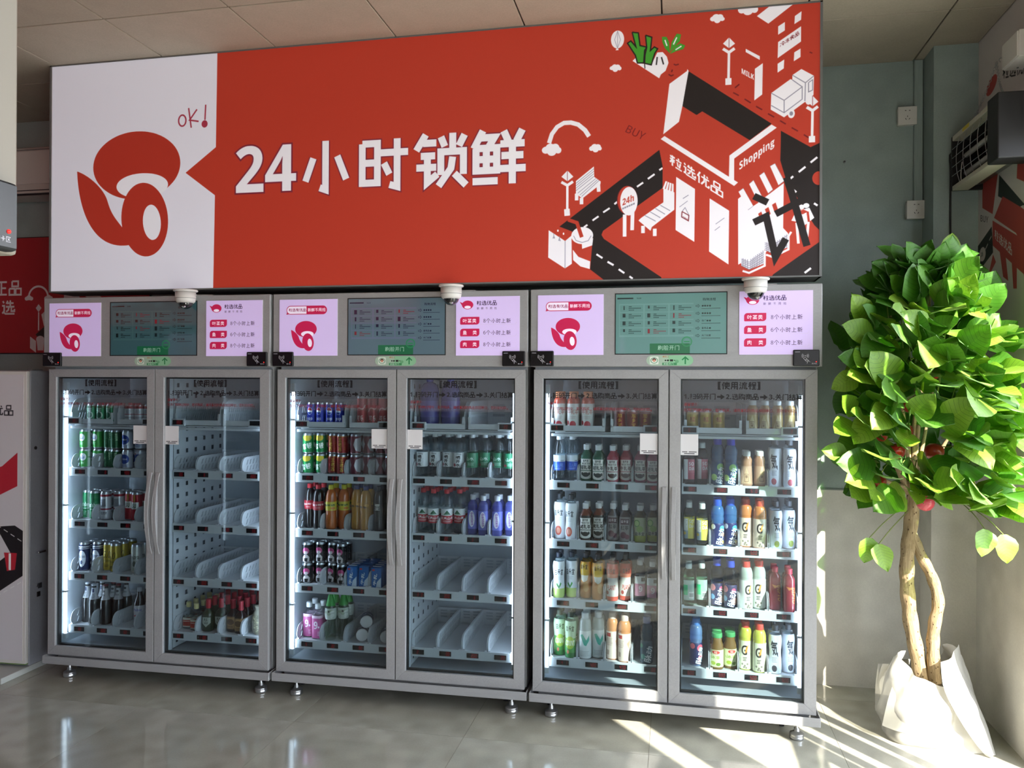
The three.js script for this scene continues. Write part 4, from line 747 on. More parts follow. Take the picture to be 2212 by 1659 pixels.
// key: [kind, short description, category, body material, cap colour, label art]
const GOODS = {
  lightgreen: ['can', 'light green can, white disc', 'can', null, null, block('#3f9a45', (g) => { oval(g, 128, 96, 56, 62, '#e6ebee'); W(g, '山', 62, 60, '#24449c', 0.14); bars(g, 92, 176, 70, 3, '#d4ecd0', 5, 14); })],
  darkgreen: ['can', 'dark green can', 'can', null, null, block('#1c5a34', (g) => { g.save(); g.translate(150, 20); g.rotate(1.5); g.font = 'bold 52px sans-serif'; g.fillStyle = '#a9c8a4'; g.fillText('BEER', 0, 0); g.restore(); bars(g, 96, 30, 26, 9, '#7fae84', 6, 20); })],
  greenbadge: ['can', 'green can with pale badge', 'can', null, null, block('#20794a', (g) => { oval(g, 128, 150, 62, 66, '#b9cfc0'); oval(g, 128, 150, 44, 46, '#2a6b48'); bars(g, 84, 40, 88, 3, '#cfe0d2', 8, 16); })],
  whitered: ['can', 'white can, red top', 'can', null, null, block('#d9dade', (g) => { g.fillStyle = '#a3182a'; g.fillRect(0, 0, 256, 40); g.fillRect(0, 126, 256, 10); oval(g, 128, 88, 40, 34, '#b9bbc2'); g.font = 'italic 40px serif'; g.fillStyle = '#2b2b34'; g.fillText('Budweiser', 44, 196, 170); })],
  blueribbon: ['can', 'white can with blue ribbon', 'can', null, null, block('#cfd3de', (g) => { oval(g, 128, 120, 80, 78, '#2a459a'); g.fillStyle = '#dfe2ea'; g.font = 'bold 40px serif'; g.fillText('Pabst', 80, 132, 100); g.fillStyle = '#a82430'; g.fillRect(60, 30, 40, 16); bars(g, 60, 206, 136, 3, '#2a459a', 6, 14); })],
  carls: ['tall', 'tall green can, white lettering', 'can', null, null, block('#1b7a48', (g) => { g.font = 'bold 54px serif'; g.fillStyle = '#dfe9e2'; g.fillText('Carlsberg', 20, 140, 216); g.fillRect(40, 158, 176, 5); bars(g, 96, 190, 64, 3, '#9fcfae', 5, 14); })],
  whitecan: ['tall', 'tall white can, red band', 'can', null, null, block('#d2d3d8', (g) => { g.fillStyle = '#9c2030'; g.fillRect(0, 8, 256, 22); g.fillRect(0, 150, 256, 14); poly(g, [[80, 60], [170, 50], [176, 130], [92, 136]], '#8d9098'); g.font = 'italic bold 36px sans-serif'; g.fillStyle = '#2b2b34'; g.fillText('FLYER', 80, 210); })],
  redcan: ['tall', 'tall red can, white panel', 'can', null, null, block('#a81f2c', (g) => { g.fillStyle = '#dfe2de'; g.fillRect(50, 76, 150, 70); g.font = 'bold 60px sans-serif'; g.fillStyle = '#1e4a2a'; g.fillText('SU', 88, 134); g.fillStyle = '#c9a24c'; g.fillRect(116, 0, 26, 70); g.font = 'bold 52px sans-serif'; g.fillStyle = '#e8d8d8'; g.fillText('G', 180, 200); })],
  bluewhite: ['tall', 'tall navy can, white oval', 'can', null, null, block('#1b2650', (g) => { g.fillStyle = '#d9dce4'; g.fillRect(0, 14, 256, 14); g.fillRect(0, 36, 256, 8); oval(g, 128, 140, 66, 84, '#d9dce4'); g.font = 'bold 40px serif'; g.fillStyle = '#232a44'; g.fillText('Märzen', 70, 132, 116); oval(g, 128, 178, 18, 22, '#3c4460'); })],
  gold: ['tall', 'tall gold can, black numerals', 'can', null, null, block('#b9a13a', (g) => { g.font = 'italic 92px serif'; g.fillStyle = '#1d1a12'; g.fillText('5.0', 62, 130, 132); g.font = '28px sans-serif'; g.fillText('ORIGINAL', 68, 172, 124); bars(g, 96, 204, 66, 2, '#4a421c', 5, 14); })],
  silver: ['tall', 'tall pale can, black script', 'can', null, null, block('#c9cbc4', (g) => { g.font = 'bold 56px serif'; g.fillStyle = '#1e1f22'; g.fillText('weizen', 50, 120, 150); oval(g, 128, 168, 26, 28, '#6d7268'); bars(g, 100, 214, 56, 2, '#8a8d84', 5, 14); })],
  darkbeer: ['beer', 'dark beer bottle, white neck', 'bottle', solid('#140d10'), '#c9ccd2', block('#c6c8ce', (g) => { g.fillStyle = '#1c2a5c'; g.fillRect(90, 20, 70, 80); bars(g, 80, 130, 96, 7, '#5c606c', 7, 16); })],
  maroonbeer: ['beer', 'dark beer bottle, maroon cap', 'bottle', solid('#1c0f10'), '#7c2430', block('#c3c2c4', (g) => { oval(g, 128, 70, 50, 24, '#3c3a40'); g.font = 'bold 56px serif'; g.fillStyle = '#45424a'; g.fillText('1664', 76, 170, 108); })],
  brownbeer: ['brown', 'brown bottle, white square label', 'bottle', solid('#2a1210'), '#c3c4c8', block('#d6d4d6', (g) => { g.font = 'bold 52px serif'; g.fillStyle = '#4a3c9c'; g.fillText('Pabst', 60, 90, 130); poly(g, [[60, 170], [200, 110], [200, 180], [120, 200]], '#b83c30'); bars(g, 60, 216, 130, 2, '#55525c', 8, 16); })],
  redflask: ['flask', 'small clear flask, red label', 'bottle', M_water, '#c9bd84', block('#c23a28', (g) => { g.fillStyle = '#d9d0c0'; g.fillRect(0, 0, 256, 60); g.fillRect(70, 90, 116, 14); g.fillRect(0, 220, 256, 36); W(g, '红', 110, 80, '#8d1a18'); })],
  greenflask: ['liquor', 'green spirit bottle, red cap', 'bottle', solid('#2c3c26'), '#b01f30', block('#2c3c26', (g) => { poly(g, [[60, 20], [196, 20], [196, 130], [128, 220], [60, 130]], '#b6bcae'); vertical(g, '红山', 100, 36, 56, '#23281e'); })],
  amberflask: ['liquor', 'dark spirit bottle, tan label', 'bottle', solid('#25120f'), '#a81f34', block('#8d6c4a', (g) => { g.fillStyle = '#b48c5c'; g.fillRect(50, 20, 156, 216); oval(g, 128, 110, 56, 60, '#6a4a30'); bars(g, 80, 190, 96, 3, '#4a3020', 6, 13); })],
  clothpot: ['pot', 'beige patterned spirit jug', 'bottle', std('#8a8678', 0.8), null, block('#7d7a68', (g) => { seed = 91; for (let i = 0; i < 60; i++) oval(g, rr(0, 256), rr(0, 256), rr(4, 18), rr(4, 14), rnd() < 0.5 ? '#b0a98c' : '#5c5a4c'); })],
  bluecola: ['slim', 'slim blue can, round logo', 'can', null, null, block('#1f2fa0', (g) => { oval(g, 128, 84, 46, 46, '#e6e8f2'); g.fillStyle = '#c02434'; g.beginPath(); g.arc(128, 84, 42, 3.4, 6.2); g.fill(); g.fillStyle = '#1c3c9c'; g.beginPath(); g.arc(128, 84, 42, 0.4, 2.8); g.fill(); g.font = 'bold 56px sans-serif'; g.fillStyle = '#dfe4f4'; g.fillText('pop', 76, 196, 104); })],
  redcola: ['tall', 'tall red can, white swirl', 'can', null, null, block('#a81c26', (g) => { g.strokeStyle = '#d9a8a4'; g.lineWidth = 14; g.beginPath(); g.moveTo(60, 130); g.bezierCurveTo(120, 30, 150, 160, 210, 60); g.stroke(); W(g, '可乐', 160, 56, '#dcc4c0', 0.12); })],
  lemonlime: ['can', 'green can, yellow lemon', 'can', null, null, block('#1f8a4a', (g) => { oval(g, 150, 34, 70, 50, '#dcc63c'); g.save(); g.translate(52, 150); g.rotate(-0.22); write(g, '雪碧', 0, -10, 84, '#e9f2ea', 0.14, 0); g.restore(); })],
  herbal: ['can', 'red can, gold characters', 'can', null, null, block('#96201f', (g) => { vertical(g, '王老吉', 92, 26, 64, '#d8b44c', 0.15); bars(g, 186, 40, 22, 9, '#c99a3c', 5, 20); g.fillStyle = '#c9a24c'; g.fillRect(0, 6, 256, 8); })],
  maroonwhite: ['can', 'maroon can, white waves', 'can', null, null, block('#6d2434', (g) => { poly(g, [[0, 20], [70, 30], [110, 120], [70, 220], [0, 240]], '#bfbcc4'); poly(g, [[256, 20], [180, 40], [150, 130], [190, 220], [256, 240]], '#bfbcc4'); })],
  cola: ['soft', 'cola bottle, red label', 'bottle', solid('#1a0c0b'), '#b81f2c', block('#b01f30', (g) => { g.save(); g.transform(1, -0.12, 0, 1, 0, 22); write(g, '可口可乐', 12, 70, 58, '#f4ecec', 0.15, -0.04); g.restore(); bars(g, 90, 176, 76, 2, '#e8c8c8', 6, 16); })],
  orange: ['soft', 'orange soda, yellow cap', 'bottle', solid('#c4682a'), '#d0c63a', block('#d8c838', (g) => { g.save(); g.transform(1, -0.1, 0, 1, 0, 16); write(g, '美年达', 34, 64, 64, '#245c2c', 0.16, -0.04); g.restore(); oval(g, 190, 190, 40, 34, '#e08a2c'); })],
  juice: ['soft', 'amber juice bottle, dark cap', 'bottle', solid('#b8842c'), '#2c3468', block('#b5832c', (g) => { W(g, '美年', 90, 66, '#2c2a2c', 0.13); oval(g, 190, 70, 36, 40, '#d8a23c'); })],
  darktea: ['soft', 'black bottle, white characters', 'bottle', solid('#15130f'), '#20242c', block('#191714', (g) => { vertical(g, '茶王', 84, 14, 90, '#e6e6e0', 0.14); })],
  pinkhair: ['can', 'black can, pink hair print', 'can', null, null, block('#121114', (g) => { oval(g, 118, 90, 52, 50, '#b8487c'); oval(g, 118, 110, 30, 36, '#cfc4c6'); g.fillStyle = '#b8487c'; g.fillRect(84, 62, 68, 34); poly(g, [[60, 190], [100, 150], [140, 150], [176, 190], [170, 250], [66, 250]], '#c4babc'); poly(g, [[86, 200], [150, 200], [140, 250], [96, 250]], '#1a181c'); bars(g, 206, 40, 18, 9, '#b9b4b8', 7, 20); })],
  pinknine: ['milk', 'pink drink bottle, white cap', 'bottle', M_water, '#dcdde0', block('#c45a96', (g) => { g.fillStyle = '#e3c3d6'; g.fillRect(0, 0, 256, 30); g.font = 'bold 118px sans-serif'; g.fillStyle = '#efe6ee'; g.fillText('9', 92, 150, 70); oval(g, 168, 130, 12, 12, '#efe6ee'); bars(g, 150, 180, 40, 5, '#efd6e6', 4, 11); })],
  greencone: ['spray', 'clear bottle, green cone cap', 'bottle', clearBottle('#dfe7de'), '#2f9c3c', block('#c9d0c4', (g) => { seed = 77; for (let i = 0; i < 9; i++) oval(g, rr(40, 216), rr(40, 216), rr(18, 40), rr(18, 36), i % 2 ? '#e3e6dc' : '#a8b49c'); oval(g, 128, 70, 16, 22, '#3a342c'); })],
  tub: ['tub', 'navy tub, white lid', 'tub', solid('#232b48'), '#dcdcdc', block('#232b48', (g) => { W(g, '牛乳', 60, 80, '#9fa8c4', 0.13); bars(g, 70, 180, 116, 4, '#6c7694', 6, 14); })],
  purplebig: ['big', 'large purple water bottle', 'bottle', tinted('#6a6fc4', 0.05), '#4a4fb4', block('#4b4694', (g) => { g.save(); g.transform(1, -0.1, 0, 1, 0, 20); g.font = 'bold 92px sans-serif'; g.fillStyle = '#2a2470'; g.strokeStyle = '#8f8cd0'; g.lineWidth = 6; g.strokeText('Ganten', 10, 150, 236); g.fillText('Ganten', 10, 150, 236); g.restore(); })],
  boiled: ['water', 'water bottle, white label', 'bottle', M_water, '#d8dadd', block('#dddfe1', (g) => { vertical(g, '喝开水', 92, 52, 62, '#24262a', 0.16); g.font = 'bold 30px serif'; g.fillStyle = '#2b2d31'; g.fillText('Zhang', 104, 36, 70); oval(g, 70, 216, 20, 28, '#a83c4c'); bars(g, 170, 110, 18, 7, '#8d9095', 4, 17); })],
  greenwater: ['water', 'water bottle, green label', 'bottle', M_water, '#d8dadd', block('#1f7c56', (g) => { W(g, '山水', 70, 62, '#dff0e6', 0.14); g.fillStyle = '#b83c4c'; g.fillRect(20, 190, 60, 40); bars(g, 96, 170, 100, 4, '#b8dcc8', 5, 14); })],
  redwater: ['water', 'water bottle, red cap', 'bottle', M_water, '#c22434', block('#b02030', (g) => { g.fillStyle = '#dfe2e2'; g.fillRect(0, 0, 256, 118); poly(g, [[128, 24], [176, 96], [80, 96]], '#1d5c40'); oval(g, 128, 100, 62, 8, '#8fb09c'); W(g, '农夫山泉', 136, 50, '#f4ecec', 0.14); bars(g, 62, 204, 132, 2, '#e6c6c8', 7, 16); })],
  purplewater: ['soda', 'purple water bottle, white cap', 'bottle', tinted('#7d84dc', 0.045), '#d8dadf', block('#6f74c8', (g) => { oval(g, 128, 120, 46, 110, '#e6e4f2'); g.save(); g.translate(112, 30); g.rotate(1.52); g.font = 'bold 56px sans-serif'; g.fillStyle = '#8d3c9c'; g.fillText('Ganten', 0, 0, 180); g.restore(); })],
  peachmilk: ['yogurt', 'white yogurt bottle, orange cap', 'bottle', solid('#d2563c'), '#e08a5c', block('#e4e0da', (g) => { W(g, '牛乳茶', 56, 52, '#c4685c', 0.1); bars(g, 80, 124, 96, 3, '#c9a8a0', 3, 10); oval(g, 128, 208, 46, 36, '#c83c48'); oval(g, 52, 190, 24, 22, '#c83c48'); })],
  redherbal: ['can', 'crimson can, gold script', 'can', null, null, block('#8d1512', (g) => { vertical(g, '加多宝', 94, 26, 64, '#cf9c3c', 0.14); })],
  bluelabel: ['water', 'water bottle, blue label', 'bottle', M_water, '#d4d6da', block('#2450b8', (g) => { g.fillStyle = '#dfe4ea'; g.fillRect(0, 0, 256, 108); bars(g, 150, 84, 60, 2, '#5c6478', 6, 12); W(g, '山泉', 130, 70, '#5c84dc', 0.12); bars(g, 60, 214, 110, 2, '#8fa8e4', 5, 14); })],
  teagreen: ['milk', 'green milk tea bottle', 'bottle', solid('#1f5c48'), '#d6d8d6', teaLabel('#1f5c48', '#1d2c30', '轻乳茶')],
  teapink: ['milk', 'crimson milk tea bottle', 'bottle', solid('#a83048'), '#dcdcdc', teaLabel('#a83048', '#4a2c2c', '牛乳茶')],
  teamauve: ['milk', 'mauve milk tea bottle', 'bottle', solid('#a8566e'), '#d6d4d6', teaLabel('#a8566e', '#3c3440', '轻乳茶')],
  teabrown: ['milk', 'brown milk tea bottle', 'bottle', solid('#7c3c2a'), '#e0dedc', teaLabel('#15120f', '#15120f', '烤乳茶')],
  sleevepeach: ['sleeve', 'white sleeve, peach print', 'bottle', M_water, '#23272e', sleeveArt((g) => { oval(g, 128, 200, 46, 34, '#d8604c'); oval(g, 128, 200, 30, 20, '#e89c84'); })],
  sleevelime: ['sleeve', 'white sleeve, green leaf', 'bottle', M_water, '#1d2434', sleeveArt((g) => { g.fillStyle = '#c4d87c'; g.fillRect(0, 190, 256, 66); poly(g, [[128, 190], [86, 160], [100, 150], [128, 172]], '#3c8a3c'); poly(g, [[128, 192], [168, 156], [154, 146], [130, 172]], '#4ca044'); })],
  blacktea: ['milk', 'dark tea, maroon label', 'bottle', solid('#3a2624'), '#dad8d6', block('#8d8482', (g) => { g.fillStyle = '#4a2430'; g.fillRect(72, 18, 112, 60); W(g, '益禾堂', 30, 32, '#d8c8c8', 0.12); W(g, '红茶', 88, 48, '#2c2224', 0.13); oval(g, 110, 190, 40, 34, '#5c2c38'); oval(g, 158, 208, 30, 26, '#74384a'); })],
  limetea: ['milk', 'lime tea, green label', 'bottle', solid('#4a3c22'), '#dcdad8', block('#b4b894', (g) => { oval(g, 90, 60, 40, 38, '#5c8a44'); oval(g, 90, 60, 30, 28, '#b8d08c'); oval(g, 130, 120, 44, 34, '#8fae5c'); g.fillStyle = '#9aa23c'; g.fillRect(0, 190, 256, 66); W(g, '益禾堂', 150, 40, '#2a3018', 0.12); })],
  orangesleeve: ['sleeve', 'orange sleeve, dark cap', 'bottle', M_water, '#2c2a30', block('#c98a52', (g) => { g.fillStyle = '#e09a2c'; g.fillRect(0, 0, 256, 84); oval(g, 128, 70, 74, 66, '#e0b43c'); poly(g, [[60, 96], [196, 96], [180, 130], [128, 146], [76, 130]], '#e2dccc'); W(g, '益禾堂', 18, 34, '#5c3c10', 0.12); oval(g, 160, 176, 40, 36, '#d8a468'); })],
  redsleeve: ['sleeve', 'red and white sleeve', 'bottle', M_water, '#2a282c', block('#d6cfc8', (g) => { g.fillStyle = '#cf3c2c'; g.fillRect(0, 0, 256, 70); g.fillStyle = '#dc8468'; g.fillRect(0, 70, 256, 26); W(g, '益禾堂', 30, 36, '#5c1c18', 0.12); g.font = 'bold 46px sans-serif'; g.fillStyle = '#c23a34'; g.fillText('PLANT', 62, 180, 132); g.fillStyle = '#d8503c'; g.fillRect(0, 226, 256, 30); oval(g, 70, 200, 22, 14, '#a83430'); })],
  ninewater: ['soda', 'clear bottle, pink nine', 'bottle', clearBottle('#dfe0e8'), '#d8dadd', block('#c4809c', (g) => { g.fillStyle = '#d9dce0'; g.fillRect(0, 0, 256, 96); W(g, '天然', 0, 1, '#d9dce0'); g.fillStyle = '#1f2024'; g.fillRect(150, 16, 60, 48); g.font = 'bold 110px sans-serif'; g.fillStyle = '#ecdfe6'; g.fillText('9', 110, 200, 64); })],
  greensleeve: ['sleeve', 'green sleeve, lime print', 'bottle', M_water, '#2a3a2c', block('#4a9c44', (g) => { g.fillStyle = '#b8d4ac'; g.fillRect(0, 0, 256, 120); W(g, '益禾堂', 30, 40, '#2c4a2c', 0.12); oval(g, 128, 150, 70, 44, '#a8c83c'); g.font = 'bold 48px sans-serif'; g.fillStyle = '#f0f4e0'; g.fillText('COUNT', 50, 170, 156); g.fillStyle = '#1f7c34'; g.fillRect(0, 220, 256, 36); oval(g, 100, 214, 16, 14, '#d87c5c'); })],
  cloudy: ['gator', 'cloudy drink, green chevron', 'bottle', solid('#b9c0bb'), '#d9dcdc', block('#e2e6e3', (g) => { poly(g, [[70, 40], [104, 30], [152, 86], [190, 40], [196, 84], [150, 140], [120, 130]], '#3fb39c'); bars(g, 206, 40, 12, 8, '#8c9490', 4, 12); bars(g, 60, 190, 130, 4, '#a8afab', 4, 13); })],
  apricot: ['gator', 'apricot drink, cream label', 'bottle', solid('#cf8a58'), '#dcc4b4', block('#e6d3c4', (g) => { g.fillStyle = '#b83c34'; g.fillRect(52, 16, 70, 34); bars(g, 54, 66, 90, 6, '#b89c8c', 4, 12); g.fillStyle = '#8c7464'; for (let i = 0; i < 9; i++) g.fillRect(58 + i * 5, 176, 3, 44); poly(g, [[180, 90], [230, 60], [220, 150]], '#d8ab8c'); })],
  pulsedark: ['sport', 'slate blue sports bottle', 'bottle', tinted('#5c7c94', 0.03), '#2f5c9c', pulse('#2b5064', [[60, 60, 30, '#4a8c7c'], [200, 90, 34, '#3c6c84'], [90, 190, 36, '#5c9c94']])],
  goldcan: ['can', 'gold can, red characters', 'can', null, null, goldCan],
  goldcone: ['cone', 'conical bottle, gold label', 'bottle', solid('#a8824c'), '#d6d8d8', block('#b89c5c', (g) => { poly(g, [[128, 10], [206, 240], [50, 240]], '#d8c490'); g.strokeStyle = '#7c4a2c'; g.lineWidth = 6; g.strokeRect(100, 110, 56, 104); W(g, '山泉', 0, 1, '#d8c490'); vertical(g, '红茶', 110, 118, 36, '#6d3424', 0.12); g.fillStyle = '#a82c30'; g.fillRect(0, 200, 40, 56); g.fillRect(216, 200, 40, 56); })],
  sodapink: ['soda', 'pink soda bottle', 'bottle', clearBottle('#e6dfe2'), '#d0d4d4', block('#c06878', (g) => { g.fillStyle = '#d6d4d4'; g.fillRect(30, 0, 80, 256); bars(g, 50, 30, 12, 9, '#7c6c74', 6, 14); g.font = 'bold 60px sans-serif'; g.fillStyle = '#e4d6da'; g.fillText('SO', 122, 80, 90); g.fillText('DA', 122, 140, 90); g.fillStyle = '#b04a60'; g.fillRect(110, 170, 146, 86); })],
  pulsegreen: ['sport', 'sports bottle, lime splash', 'bottle', tinted('#4c84b4', 0.035), '#2834b8', pulse('#1f4e78', [[170, 60, 50, '#8cc46c'], [80, 180, 44, '#b4d87c'], [200, 150, 34, '#4ca87c']])],
  ambertea: ['cone', 'amber tea, white cap', 'bottle', solid('#a87c5c'), '#dedcd8', block('#b89478', (g) => { poly(g, [[128, 10], [206, 240], [50, 240]], '#cfae88'); g.strokeStyle = '#7c5238'; g.lineWidth = 6; g.strokeRect(100, 110, 56, 104); vertical(g, '茶', 106, 124, 44, '#6a4430', 0.12); })],
  qired: ['sleeve', 'white bottle, black calligraphy', 'bottle', M_water, '#4a4c54', qiArt('#b8505c')],
  sodayellow: ['soda', 'yellow soda bottle', 'bottle', clearBottle('#e6e8e0'), '#d6d8d4', block('#d8cc5c', (g) => { g.fillStyle = '#dcdcd4'; g.fillRect(30, 0, 80, 150); bars(g, 86, 20, 12, 9, '#6c6c60', 6, 14); g.fillStyle = '#e2d24c'; g.fillRect(114, 0, 96, 128); g.font = 'bold 62px sans-serif'; g.fillStyle = '#f4f2e4'; g.fillText('SO', 120, 58, 84); g.fillText('DA', 120, 116, 84); g.fillStyle = '#8d9ca4'; g.fillRect(30, 150, 80, 106); oval(g, 60, 186, 24, 20, '#d8b83c'); })],
  pulseblue: ['sport', 'navy sports bottle, fruit print', 'bottle', tinted('#5a9ad8', 0.04), '#2456c4', pulse('#232c68', [[190, 60, 40, '#58b0d4'], [206, 130, 28, '#e0904c'], [64, 40, 34, '#e6e8ee'], [200, 220, 24, '#d8c44c']])],
  gorange: ['gator', 'orange sports drink, cream label', 'bottle', solid('#cf8244'), '#d8583c', gLabel('#e6d2bc')],
  qilime: ['sleeve', 'white calligraphy bottle, lime print', 'bottle', M_water, '#4a4c54', qiArt('#a8b44c')],
  greentag: ['soda', 'clear bottle, green patch', 'bottle', clearBottle('#cfe0d4'), '#c4ccc6', block('#a9bdb0', (g) => { g.fillStyle = '#2fbf7c'; g.fillRect(36, 60, 74, 130); g.fillStyle = '#e0e4e0'; g.fillRect(130, 150, 70, 84); g.fillStyle = '#3a403c'; for (let i = 0; i < 10; i++) g.fillRect(136 + i * 6, 164, 3, 50); })],
  pulsepeach: ['sport', 'clear sports bottle, peach dots', 'bottle', clearBottle('#c4d4e4'), '#2a48b4', pulse('#2a2c58', [[70, 50, 44, '#d8848c'], [70, 160, 36, '#6ca8cc'], [200, 190, 46, '#e2a89c'], [190, 60, 30, '#c4587c']])],
  gwhite: ['gator', 'pale sports drink, red cap', 'bottle', solid('#b4beb2'), '#d8483c', gLabel('#dfe3da')],
  redbull: ['soda', 'red energy drink bottle', 'bottle', solid('#8d2230'), '#c02c44', block('#8d2028', (g) => { g.save(); g.translate(150, 10); g.rotate(1.5); g.font = 'italic bold 70px sans-serif'; g.fillStyle = '#c98a3c'; g.fillText('DIPTO', 0, 0, 236); g.restore(); poly(g, [[80, 10], [170, 30], [120, 60]], '#c9803c'); })],
  pulsenavy: ['sport', 'navy sports bottle, round faces', 'bottle', tinted('#8cb0dc', 0.05), '#4a78b8', pulse('#242a58', [[170, 60, 46, '#e05c6c'], [176, 76, 30, '#7cc4d8'], [60, 40, 36, '#d8646c'], [180, 180, 44, '#e06c80'], [180, 196, 26, '#58b4d4']])],
  greenlid: ['jar', 'glass jar, green lid', 'bottle', tinted('#b08a4c', 0.035), '#4a9c5c', block('#d9dcae', (g) => { oval(g, 128, 36, 50, 26, '#c8443c'); W(g, '红', 18, 36, '#f0e8d8', 0.13); vertical(g, '山', 44, 80, 50, '#7c9c2c'); W(g, '水果茶'.replace('果', ''), 88, 52, '#8ca83c', 0.13); oval(g, 90, 200, 34, 28, '#a8bc3c'); oval(g, 160, 214, 30, 24, '#6c8c2c'); })],
  gyellow: ['gator', 'yellow sports drink, red cap', 'bottle', solid('#c2c24c'), '#d84c3c', gLabel('#dfe0c0')],
  qidark: ['sleeve', 'grey calligraphy bottle, dark print', 'bottle', M_water, '#4a4c54', qiArt('#3c3840')],
};
const PROTO = {};
const CAP_MATS = {};
function prototype(key) {
  if (PROTO[key]) return PROTO[key];
  const [kind, , , bodyMat, cap, art] = GOODS[key], K = KIND[kind], o = new THREE.Group();
  const tex = canvasTex(256, 256, art); tex.repeat.x = 2;
  const M_l = K.can ? std('#ffffff', 0.32, { map: tex, metalness: 0.35 }) : phys('#ffffff', 0.42, { map: tex, clearcoat: 0.4, clearcoatRoughness: 0.15 });
  part('body', lathe(K.body, 20, K.square), K.can ? M_tin : bodyMat, o);
  part('label', lathe(cut(K.body, K.label[0], K.label[1]), 20, K.square), M_l, o);
  if (cap && K.cap) { const m = CAP_MATS[cap] ??= std(cap, 0.45); part('cap', lathe(capProfile(...K.cap), 18), m, o); }
  else if (kind === 'spray') part('cap', lathe([[0.0225, 0.154], [0.0222, 0.158], [0.011, 0.2], [0.009, 0.206], [0, 0.207]], 18), CAP_MATS[cap] ??= std(cap, 0.45), o);
  if (K.can) part('ring_pull', new THREE.TorusGeometry(0.0042, 0.0012, 5, 12).rotateX(Math.PI / 2).translate(0, K.body[K.body.length - 1][1] + 0.0012, 0.004), M_tin, o);
  return PROTO[key] = o;
}
const COOL = ['left', 'middle', 'right'], SHELF = ['top', 'second', 'third', 'fourth', 'bottom'], NTH = ['first', 'second', 'third', 'fourth', 'fifth'], DEEP = ['front', 'second-row', 'third-row', 'fourth-row'];
const NAME = { can: 'drink_can', bottle: 'drink_bottle', tub: 'drink_tub' };
const plural = (d) => d.replace(/^(\S.*?)$/, '$1') + ' standing together';
const used = new Map();
function place(key, f, x, y, z, where, tilt) {
  const [, desc, cat] = GOODS[key], P = prototype(key), o = P.clone(); o.name = numbered(NAME[cat]); scene.add(o);
  const c = COOLERS[f]; c.updateMatrixWorld(); o.position.copy(c.localToWorld(new THREE.Vector3(x, y, z))); o.rotation.y = c.rotation.y + (tilt ? 0 : rr(-1, 1) * (KIND[GOODS[key][0]].square ? 0.05 : 0.32)); if (tilt) o.rotation.x = tilt; else if (y < 1.2 && cat === 'bottle') o.scale.y = KIND[GOODS[key][0]].body.length && ['beer', 'spray'].includes(GOODS[key][0]) ? 1.04 : 1.1;
  return tag(o, desc + ', ' + where, cat, 'drinks: ' + desc + ', ' + COOL[f] + ' cooler');
}
// one lane: two columns, several deep, stacked for small cans
const ZFRONT = [-0.158, -0.146, -0.134];
function lane(f, k, row, i, key, deep = 2, stack = 1, cols = [-0.0276, 0.0276]) {
  const kind = KIND[GOODS[key][0]], H = kind.body[kind.body.length - 1][1] + 0.004, y = LIPY[row - 1] - 0.0078, n = cols.length;
  const multi = LANEKEYS[f][k][row].filter((q) => q === key).length > 1;
  for (let d = 0; d < deep; d++) for (let c = 0; c < n; c++) {
    const z = ZFRONT[f] - d * 0.061 - (c === (i + row) % 2 ? 0.024 : 0) + rr(-0.002, 0.002), x = TRAY0[k] + i * TRAYD + 0.05825 + cols[c] + rr(-0.0003, 0.0003);
    for (let s = 0; s < stack; s++) place(key, f, x, y + s * H, z, DEEP[d] + (n > 1 ? (c ? ' right' : ' left') : '') + (stack > 1 ? (s ? ' upper' : ' lower') : '') + (multi ? ', ' + NTH[i] + ' lane' : '') + ', ' + SHELF[row] + ' shelf, ' + COOL[f] + ' cooler ' + (k ? 'right' : 'left') + ' door');
  }
}
const LANEKEYS = [
  [[[], ['lightgreen', 'darkgreen', 'blueribbon'], ['carls', 'whitecan', 'redcan'], ['bluewhite', 'gold', 'silver'], ['darkbeer', 'maroonbeer', 'brownbeer']], [[], [], [], [], ['redflask', 'greenflask', 'amberflask', 'clothpot']]],
  [[[], ['lemonlime', 'herbal', 'maroonwhite', 'maroonwhite'], ['cola', 'orange', 'juice', 'darktea'], ['pinkhair', 'pinkhair'], ['pinknine', 'greencone']], [[], ['boiled', 'boiled', 'greenwater', 'greenwater'], ['redwater', 'redwater', 'purplewater', 'purplewater'], [], []]],
  [[[], ['bluelabel', 'teagreen', 'teapink', 'teamauve'], ['sleevepeach', 'teabrown', 'blacktea', 'limetea'], ['sleevelime', 'orangesleeve', 'redsleeve', 'ninewater'], ['greensleeve', 'cloudy', 'apricot', 'pulsedark']],
    [[], ['sodapink', 'pulsegreen', 'ambertea', 'qired'], ['sodayellow', 'pulseblue', 'gorange', 'qilime'], ['greentag', 'pulsepeach', 'gwhite', 'redbull'], ['pulsenavy', 'greenlid', 'gyellow', 'qidark']]],
];
seed = 1234;
LANEKEYS.forEach((doors, f) => doors.forEach((rows, k) => rows.forEach((keys, row) => keys.forEach((key, i) => {
  const kind = GOODS[key][0], stacked = kind === 'can';
  const deep = key === 'clothpot' ? 2 : (f === 0 && k === 1) ? 4 : kind === 'water' || key === 'gold' ? 3 : 2;
  const cols = ['brownbeer', 'silver'].includes(key) ? [0.0276] : key === 'clothpot' ? [0] : ['pulsedark', 'pulsenavy'].includes(key) ? [0.004] : undefined;
  lane(f, k, row, i, key, deep, stacked ? 2 : 1, cols);
}))));
